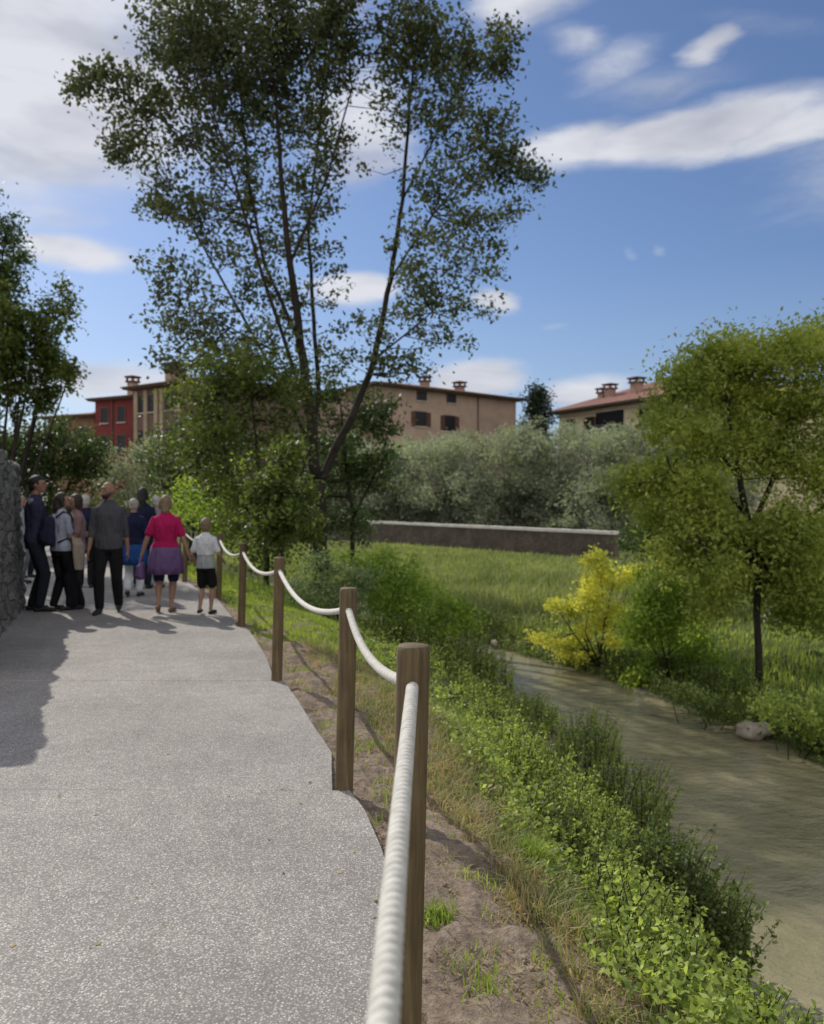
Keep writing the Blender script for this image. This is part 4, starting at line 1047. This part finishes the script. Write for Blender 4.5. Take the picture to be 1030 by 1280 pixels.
    if hairstyle!='bald':
        h.ball(hp((0,-.012,.022)),(.088*hs,.100*hs,.098*hs),HR,18,12)
        h.ball(hp((0,-.045,-.03)),(.078*hs,.058*hs,.075*hs),HR,14,10)
        if hairstyle in('bob','long','pony','bun'):
            for sx in (-1,1): h.limb([hp((sx*.07,-.02,.0)),hp((sx*.075,-.015,-.08))],[.030*hs,.028*hs])
        if hairstyle=='bob': h.limb([hp((0,-.06,0)),hp((0,-.06,-.12))],[.06,.065])
        if hairstyle=='long': h.limb([hp((0,-.06,0)),hp((0,-.08,-.12)),hp((0,-.10,-.28))],[.065,.075,.05])
        if hairstyle=='pony': h.limb([hp((0,-.08,.03)),hp((0,-.13,-.02)),hp((0,-.13,-.18))],[.03,.032,.018])
        if hairstyle=='bun': h.ball(hp((0,-.10,.06)),.045)
        # clear the face: cut everything in front of the hairline
        ob=remesh('hair',h,.009,hair_m[hair],root,2)
        vs=np.zeros(len(ob.data.vertices)*3,dtype=np.float32); ob.data.vertices.foreach_get('co',vs); vs=vs.reshape(-1,3)
        Rm=np.array(HR.transposed()); loc=(vs-np.array(hc))@np.array(HR); loc/=hs
        face=(loc[:,1]>.030)&(loc[:,2]<.055)
        loc[face,1]=.030-(loc[face,1]-.030)*.1; 
        hn=np.array([noise.noise(Vector(p)*28) for p in vs]); loc*= (1+.05*hn[:,None])
        vs=(loc*hs)@np.array(HR).T+np.array(hc); ob.data.vertices.foreach_set('co',vs.astype(np.float32).ravel()); ob.data.update()
    if beard:
        q=MB(); q.ball(hp((0,.055,-.085)),(.056,.050,.042),HR,14,10); q.limb([hp((-.058,.02,-.05)),hp((-.045,.06,-.085))],[.02,.022]); q.limb([hp((.058,.02,-.05)),hp((.045,.06,-.085))],[.02,.022])
        remesh('beard',q,.009,hair_m['dark_brown'],root,2)
    # top
    t=MB(); g=.016; lo=tuck
    tr=[(0,tc(lo),lo,hip*1.03+g,.120*bw+g)] if True else []
    tr+=[(0,tc(z),z,rx+g*(1.2 if z<1.3 else 1),ry+g*(1.3 if z<1.3 else 1)) for (_,_,z,rx,ry) in rings if z>lo+.04 and z<1.46]
    tr+=[(0,tc(1.455),1.455,shw*.74+.014,.085),(0,tc(1.50),1.50,.082,.074),(0,tc(1.53)+.004,1.53,.070,.066)]
    t.loft(tr,22)
    for k,(sj,el,wr) in enumerate(armpts):
        if sleeve=='short': t.limb([sj,sj.lerp(el,.30),sj.lerp(el,.72)],[.060*(.5+.5*bw),.056*(.5+.5*bw),.062*(.5+.5*bw)])
        elif sleeve=='long': t.limb([sj,sj.lerp(el,.5),el,el.lerp(wr,.5),el.lerp(wr,.93)],[.060*(.5+.5*bw),.055*(.4+.6*bw),.048,.042,.035])
        elif sleeve=='rolled': t.limb([sj,sj.lerp(el,.4),el,el.lerp(wr,.3)],[.055,.053,.048,.044])
    ob=remesh('shirt',t,.011,top,root,3)
    if topm2:
        z_cut,mm_=topm2; ob.data.materials.append(mm_)
        for p in ob.data.polygons:
            if p.center.z<z_cut and abs(p.center.x)<.26: p.material_index=1
    # bottoms
    l=MB(); g=.014
    if bottom in ('trousers','wide','shorts','cropped'):
        l.loft([(0,tc(.80),.82,hip*.86+g,.105*bw+g),(0,tc(.92),.92,hip+g,.118*bw+g),(0,tc(1.0),1.0,hip*.96+g,.112*bw+g)],20)
        for hj,kn,an in legpts:
            b_=.4+.6*bw
            if bottom=='shorts': l.limb([hj,hj.lerp(kn,.80)],[.098*b_,.086*b_+.012])
            else:
                w_=1.3 if bottom=='wide' else 1.0
                pts=[hj,hj.lerp(kn,.5),kn,kn.lerp(an,.4),kn.lerp(an,.98)]
                if bottom=='cropped': pts[-1]=kn.lerp(an,.72)
                l.limb(pts,[.100*b_,.092*b_,.076*w_*b_,.073*w_*b_,.060*w_])
        remesh('trousers' if bottom!='shorts' else 'shorts',l,.011,legs,root,3)
    elif bottom=='skirt':
        zz=.98-skirt_len
        cx=(legpts[0][1].x+legpts[1][1].x)/2; cy=(legpts[0][1].y+legpts[1][1].y)/2*.6
        n=24; ring=[]
        mb2=MB(); levels=[(1.0,hip*.97+.016,.112*bw+.016),(.92,hip+.022,.122*bw+.022),(.80,hip*1.12+.02,.14*bw+.02),(zz+.12,hip*1.13+.02,.15*bw+.03),(zz,hip*1.16+.02,.16*bw+.03)]
        for i,(z,rx,ry) in enumerate(levels):
            for k in range(48):
                a=2*PI*k/48; f=1+.055*math.sin(a*9)*(i/4)**1.2
                tt=max(0,(.95-z)/.95); mb2.v.append((rx*f*math.cos(a),ry*f*math.sin(a)+cy*tt,z))
        for i in range(len(levels)-1):
            for k in range(48):
                a=i*48+k;b2=i*48+(k+1)%48; mb2.f.append((a,a+48,b2+48,b2))
        o=mb2.build('skirt',legs,root,True); so=o.modifiers.new('t','SOLIDIFY'); so.thickness=.006
        if under:
            l3=MB()
            for hj,kn,an in legpts: l3.limb([hj,kn,kn.lerp(an,.4),kn.lerp(an,.9)],[.10,.078,.074,.066])
            remesh('trousers',l3,.011,under,root,3)
        if shorts:
            l2=MB(); 
            for hj,kn,an in legpts: l2.limb([hj,hj.lerp(kn,.93)],[.095*(.4+.6*bw),.078*(.4+.6*bw)])
            remesh('shorts',l2,.011,shorts,root,3)
    return root,armpts,s

def local(root,s,v):       # local point of a person -> world
    M4=Matrix.Translation(root.location)@Matrix.Rotation(root.rotation_euler.z,4,'Z'); return M4@(Vector(v)*s)
def ground_at(px,py): return G(px,py,0)
C_black=cloth('black_cloth',(.012,.012,.014)); C_darkjean=cloth('dark_jeans',(.018,.020,.030))
C_navy=cloth('navy_cloth',(.035,.035,.07)); C_check=cloth('check_shirt',(.035,.035,.043),(.025,.025,.033),(26,(.13,.13,.14)))
C_white=cloth('white_tee',(.62,.63,.66)); C_grey=cloth('grey_cloth',(.20,.20,.21)); C_lightgrey=cloth('light_grey_cloth',(.33,.35,.36))
C_mag=cloth('magenta_tee',(.38,.012,.085),(.30,.01,.07)); C_purple=cloth('purple_skirt',(.14,.085,.19),(.11,.065,.16)); C_blue=cloth('royal_blue',(.02,.07,.24))
C_darknavy=cloth('dark_navy',(.014,.016,.045)); C_pink=cloth('dusty_pink',(.26,.17,.17)); C_beige=cloth('beige_jacket',(.45,.38,.30)); C_bluegrey=cloth('blue_grey_tee',(.34,.37,.45)); C_whtr=cloth('white_trousers',(.66,.66,.70))
def at(px,py): x,y=ground_at(px,py); return x,y
PI2=PI/2
# 1 tall dark-haired man, far left, turned to the right
x,y=at(44,764); person('tall man with short dark hair and navy shirt, leftmost by the stone wall, facing right',x,y,1.92,-R(70),C_navy,C_darkjean,'black',feet=((.10,.06),(-.10,-.05)),hands=((.06,.28,1.16),(-.04,.26,1.12)),head_yaw=R(-5),sleeve='long',skin=SKT)
# 2 woman with backpack, back to the camera
x,y=at(76,763); r,ap,s=person('dark haired woman in a pale blue tee, seen from behind with a navy backpack',x,y,1.68,-R(35),C_bluegrey,C_black,'dark_brown',female=True,feet=((.10,.08),(-.10,-.06)),hands=((.12,.30,1.14),(-.22,.12,.95)),hairstyle='long',head_yaw=R(-25),head_pitch=-.15,bottom='trousers')
def backpack(r,s,m1,label):
    b=empty('backpack',r.location,r.rotation_euler.z,label,'backpack'); b.scale=(s,s,s)
    q=MB(); q.loft([(0,-.21,.98,.12,.07),(0,-.225,1.02,.15,.10),(0,-.225,1.22,.15,.10),(0,-.205,1.38,.125,.08),(0,-.19,1.43,.07,.05)],20); remesh('bag',q,.012,m1,b,4)
    q=MB(); q.loft([(0,-.30,1.03,.10,.04),(0,-.315,1.07,.115,.045),(0,-.31,1.18,.105,.04),(0,-.30,1.21,.09,.03)],16); remesh('pocket',q,.011,m1,b,3)
    for sx in (-1,1):
        q=MB(); q.tube([(sx*.10,-.14,1.40),(sx*.115,-.03,1.49),(sx*.12,.09,1.44),(sx*.125,.145,1.28),(sx*.15,.06,1.10),(sx*.13,-.13,1.03)],.014,8); q.build('strap',m1,b,True)
backpack(r,s,cloth('backpack_cloth',(.022,.024,.05)),'navy backpack worn by the woman in the pale blue tee')
# 3 woman facing left towards her, black trousers, dusty pink top, beige jacket over the arm
x,y=at(96,761); r,ap,s=person('woman in a dusty pink top and wide black trousers, facing left to the backpack wearer',x,y,1.66,R(125),C_pink,C_black,'dark_brown',female=True,feet=((.09,-.07),(-.10,.08)),hands=((.12,.30,1.12),(-.10,.30,1.10)),hairstyle='bob',head_pitch=-.1,bottom='wide',skin=SKT)
jk=MB(); jk.loft([(-.235,.02,.62,.035,.06),(-.24,.02,.80,.05,.09),(-.24,.03,1.0,.045,.09),(-.22,.05,1.10,.03,.06)],16)
o=empty('jacket',r.location,r.rotation_euler.z,'beige jacket hanging over the arm of the woman in dusty pink','jacket'); o.scale=(s,s,s); remesh('cloth',jk,.011,C_beige,o,3); 
q=MB(); q.tube([(-.22,.04,1.08),(-.23,.10,1.12),(-.25,.10,.98)],.02,8); q.build('sleeve',C_beige,o,True)
bg=MB(); bg.loft([(.02,.20,.93,.10,.04),(.02,.205,.98,.12,.055),(.02,.20,1.12,.11,.05),(.02,.19,1.17,.07,.03)],16)
o=empty('shoulder_bag',r.location,r.rotation_euler.z,'black shoulder bag held in front by the woman in dusty pink','bag'); o.scale=(s,s,s); remesh('pouch',bg,.011,C_black,o,3)
q=MB(); q.tube([(.02,.19,1.16),(.10,.15,1.36),(.12,.02,1.50),(.05,-.10,1.42),(-.10,-.15,1.2)],.010,6); q.build('strap',C_black,o,True)
q=MB(); q.loft([(.0,.27,.50,.07,.035),(.0,.28,.62,.10,.05),(.0,.29,.90,.085,.05),(.0,.30,1.10,.06,.04),(.0,.30,1.16,.03,.03)],16)
o=empty('cardigan',r.location,r.rotation_euler.z,'black cardigan hanging from the hands of the woman in dusty pink','jacket'); o.scale=(s,s,s); remesh('cloth',q,.011,C_black,o,3)
q=MB(); q.tube([(.05,.30,1.10),(.08,.32,.95),(.085,.31,.72)],[.03,.035,.03],8); q.build('sleeve',C_black,o,True)
# 4 bald man walking towards the camera
x,y=at(136,766); person('bald bearded man in a dark checked shirt and black trousers, walking towards the camera',x,y,1.83,R(190),C_check,C_black,'black',build=1.0,feet=((.10,.10),(-.10,-.16)),lift=(0,.02),hands=((.24,.10,.84),(-.24,-.06,.82)),head_yaw=R(-40),hairstyle='bald',beard=True,sleeve='rolled',skin=SKT,tuck=.86)
# 5 woman magenta
x,y=at(207,765); r,ap,s=person('woman in a magenta tee and purple skirt walking away along the path',x,y,1.64,R(8),C_mag,C_purple,'blond',build=1.18,female=True,feet=((.08,-.02),(-.09,-.12)),lift=(0,.05),hands=((.34,.02,.86),(-.36,-.02,.84)),hairstyle='bob',bottom='skirt',skirt_len=.40,shorts=C_darknavy,shoe='shoe_tan',skin=SK,tuck=.98)
hb=MB(); hb.loft([(-.36,0,.50,.06,.10),(-.37,0,.56,.075,.13),(-.36,0,.70,.06,.12),(-.35,0,.76,.03,.07)],16)
o=empty('handbag',r.location,r.rotation_euler.z,'soft purple cloth bag in the left hand of the woman in magenta','bag'); o.scale=(s,s,s); remesh('pouch',hb,.011,C_purple,o,3)
q=MB(); q.tube([(-.36,-.07,.72),(-.36,-.03,.80),(-.36,.03,.80),(-.36,.07,.72)],.009,6); q.build('handle',C_purple,o,True)
# 6 boy
x,y=at(257,768); person('boy in a white and grey tee and black shorts walking away beside the rope',x,y,1.31,R(-6),C_white,C_black,'blond',build=.98,child=True,feet=((.08,.05),(-.08,-.09)),lift=(0,.03),hands=((.27,.20,.98),(-.27,.16,.96)),bottom='shorts',topm2=(1.12,C_lightgrey),tuck=.86)
# 7 tall black haired person behind, 8 shorter person in a royal blue tunic over white trousers
x,y=at(178,736); person('tall person with long black hair and a dark navy top, behind the blue tunic wearer',x,y,1.80,R(10),C_darknavy,C_darkjean,'black',female=True,build=1.05,feet=((.08,.05),(-.08,-.1)),lift=(0,.03),hairstyle='long',sleeve='long',shoe='shoe_black')
x,y=at(167,746); person('person with short pinkish grey hair, navy top, royal blue tunic and white trousers',x,y,1.60,R(5),C_darknavy,C_blue,'grey',female=True,build=1.12,feet=((.08,.06),(-.08,-.12)),lift=(0,.05),bottom='skirt',skirt_len=.40,under=C_whtr,hairstyle='short',sleeve='long',shoe='shoe_black')
# 9 grey haired person left of magenta
x,y=at(195,735); person('white haired person in a grey top, mostly hidden left of the woman in magenta',x,y,1.66,R(12),C_grey,C_lightgrey,'white',female=False,hairstyle='short',sleeve='short',bottom='trousers')
# 10 white haired behind pink woman
x,y=at(107,735); person('white haired person in dark clothes behind the woman in dusty pink',x,y,1.68,R(20),C_darknavy,C_black,'white',hairstyle='short',sleeve='long')
# 11 person behind the wall end
x,y=at(24,730); person('person in a grey top half hidden by the end of the stone wall',x,y,1.68,-R(80),C_lightgrey,C_grey,'grey',female=True,hairstyle='short',sleeve='short')
# 12 dark haired behind left man
x,y=at(33,722); person('dark haired person in grey, partly hidden behind the tall man at left',x,y,1.64,-R(120),C_grey,C_darkjean,'dark_brown',female=True,hairstyle='bob',sleeve='long')

# ------------------------------------------------------------------ world, sun, camera
w=bpy.data.worlds.new('World'); scene.world=w; w.use_nodes=True; nt=w.node_tree
bg=nt.nodes['Background']; bg.inputs['Strength'].default_value=.085
sky=N(nt,'ShaderNodeTexSky',sky_type='NISHITA'); sky.sun_disc=False
SUN_EL,SUN_AZ=R(39),math.atan2(-.63,.775)
sky.sun_elevation=SUN_EL; sky.sun_rotation=SUN_AZ; sky.air_density=1.0; sky.dust_density=.6; sky.ozone_density=2.0
tc_=N(nt,'ShaderNodeTexCoord'); sp=N(nt,'ShaderNodeSeparateXYZ'); nt.links.new(tc_.outputs['Generated'],sp.inputs[0])
def mth(op,a,b_=None,c=None,clamp=False):
    n=N(nt,'ShaderNodeMath',operation=op); n.use_clamp=clamp
    for i,v in enumerate((a,b_,c)):
        if v is None: continue
        if isinstance(v,(int,float)): n.inputs[i].default_value=v
        else: nt.links.new(v,n.inputs[i])
    return n.outputs[0]
az=mth('ARCTAN2',sp.outputs[0],sp.outputs[1]); el=mth('ARCSINE',sp.outputs[2])
cv=N(nt,'ShaderNodeCombineXYZ'); nt.links.new(az,cv.inputs[0]); nt.links.new(el,cv.inputs[1])
# domain warp
mpw=N(nt,'ShaderNodeMapping'); mpw.inputs['Scale'].default_value=(3,8,1); nt.links.new(cv.outputs[0],mpw.inputs['Vector'])
nw=noise_n(nt,mpw.outputs[0],1.3,5,.55)
vs=N(nt,'ShaderNodeVectorMath',operation='SUBTRACT'); nt.links.new(nw.outputs['Color'],vs.inputs[0]); vs.inputs[1].default_value=(.5,.5,.5)
vm=N(nt,'ShaderNodeVectorMath',operation='MULTIPLY'); nt.links.new(vs.outputs[0],vm.inputs[0]); vm.inputs[1].default_value=(.16,.05,0)
wv=N(nt,'ShaderNodeVectorMath',operation='ADD'); nt.links.new(cv.outputs[0],wv.inputs[0]); nt.links.new(vm.outputs[0],wv.inputs[1])
def ang_of(px,py):
    a=math.atan((px-515)/F); e=math.atan((HOR-py)/F*math.cos(a)); return a,e
clouds=[ # px,py,rx,ry,tilt,weight
 (20,90,250,150,0,1.15),(60,-120,420,160,0,1.0),(120,170,150,46,-4,.7),(450,160,90,90,0,.75),(660,10,110,34,0,.75),(730,60,60,22,12,.45),
 (90,310,100,26,3,.95),(60,262,110,22,0,.45),
 (860,165,230,34,-2,1.05),(720,180,110,34,-6,.95),(1000,155,140,26,0,.9),(770,85,80,24,-12,.5),(885,62,44,16,-20,.75),(820,110,130,30,0,.35),(960,30,110,20,10,.25),
 (440,362,66,34,0,1.1),(620,372,34,18,0,.85),(600,472,66,28,0,1.2),(720,490,70,26,0,.85),(550,492,60,22,0,.7),(120,480,150,34,0,.75),(792,312,14,10,0,.30),(835,306,16,9,0,.26),(690,405,30,8,0,.3),
 (1500,100,400,120,0,.8),(-500,150,400,160,0,.9),(1300,350,200,40,0,.6)]
dens=None
for (px,py,rx,ry,tilt,wt) in clouds:
    a,e=ang_of(px,py); mp=N(nt,'ShaderNodeMapping',vector_type='TEXTURE'); mp.inputs['Location'].default_value=(a,e,0); mp.inputs['Rotation'].default_value=(0,0,R(-tilt)); mp.inputs['Scale'].default_value=(rx/F,ry/F,1)
    nt.links.new(wv.outputs[0],mp.inputs['Vector']); ln=N(nt,'ShaderNodeVectorMath',operation='LENGTH'); nt.links.new(mp.outputs[0],ln.inputs[0])
    mr=N(nt,'ShaderNodeMapRange',interpolation_type='SMOOTHSTEP'); nt.links.new(ln.outputs['Value'],mr.inputs[0]); mr.inputs[1].default_value=1.25; mr.inputs[2].default_value=.1; mr.inputs[3].default_value=0; mr.inputs[4].default_value=wt
    dens=mr.outputs[0] if dens is None else mth('MAXIMUM',dens,mr.outputs[0])
mp2=N(nt,'ShaderNodeMapping'); mp2.inputs['Scale'].default_value=(5,16,1); nt.links.new(wv.outputs[0],mp2.inputs['Vector'])
n2=noise_n(nt,mp2.outputs[0],1.5,10,.64)
nn=mth('MULTIPLY_ADD',n2.outputs[0],1.1,-.55)
bk_fill=N(nt,'ShaderNodeMapRange',interpolation_type='SMOOTHSTEP'); nt.links.new(sp.outputs[1],bk_fill.inputs[0]); bk_fill.inputs[1].default_value=.25; bk_fill.inputs[2].default_value=-.35; bk_fill.inputs[4].default_value=.85  # unseen cloud bank behind the camera, added as white fill light
dens=mth('MAXIMUM',dens,bk_fill.outputs[0])
d2=mth('ADD',dens,mth('MULTIPLY',nn,mth('MULTIPLY_ADD',dens,.8,.32)))
mr=N(nt,'ShaderNodeMapRange',interpolation_type='SMOOTHSTEP'); nt.links.new(d2,mr.inputs[0]); mr.inputs[1].default_value=.08; mr.inputs[2].default_value=.85
cd=mth('MULTIPLY',mr.outputs[0],.93)
# cloud colour: slightly greyer where thickest and lumpy
n3=noise_n(nt,mp2.outputs[0],.9,4,.5)
cc=ramp(nt,n3.outputs[0],[(.30,(4.9,5.1,5.9)),(.56,(8.0,8.1,8.6))])
hz=N(nt,'ShaderNodeMapRange'); nt.links.new(el,hz.inputs[0]); hz.inputs[1].default_value=0; hz.inputs[2].default_value=.28; hz.inputs[3].default_value=.30; hz.inputs[4].default_value=0
tint=mixc(nt,1.0,sky.outputs[0],(.80,.88,1.05),'MULTIPLY')
hs_=mixc(nt,hz.outputs[0],tint,(5.2,5.8,7.0))
cb=mixc(nt,bk_fill.outputs[0],cc.outputs[0],(12.,11.8,11.6))  # the added rear bank is brighter than the visible clouds, for more fill
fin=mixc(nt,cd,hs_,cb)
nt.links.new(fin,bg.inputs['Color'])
w.cycles.sampling_method='MANUAL'; w.cycles.sample_map_resolution=512

sl=bpy.data.lights.new('sun','SUN'); sl.energy=3.6; sl.angle=R(.53); sl.color=(1,.95,.87)
so=bpy.data.objects.new('sun',sl); col.objects.link(so)
sd=Vector((math.sin(SUN_AZ)*math.cos(SUN_EL),math.cos(SUN_AZ)*math.cos(SUN_EL),math.sin(SUN_EL)))
so.rotation_euler=sd.to_track_quat('Z','Y').to_euler(); so.location=(-10,10,15)

cam=bpy.data.cameras.new('camera'); co=bpy.data.objects.new('camera',cam); col.objects.link(co); scene.camera=co
co.location=(0,0,CAMH); co.rotation_euler=(R(90),0,0); cam.sensor_fit='HORIZONTAL'; cam.sensor_width=36; cam.lens=36*F/1030
cam.shift_y=-(640-HOR)/1030*1.0
cam.clip_start=.05; cam.clip_end=3000
cam.dof.use_dof=True; cam.dof.focus_distance=2.9; cam.dof.aperture_fstop=4.0
scene.view_settings.view_transform='Standard'; scene.view_settings.look='None'; scene.view_settings.exposure=.17; scene.view_settings.gamma=1
scene.cycles.sample_clamp_indirect=3; scene.cycles.sample_clamp_direct=8; scene.cycles.max_bounces=5; scene.cycles.transparent_max_bounces=4; scene.cycles.diffuse_bounces=2; scene.cycles.glossy_bounces=3; scene.cycles.transmission_bounces=3
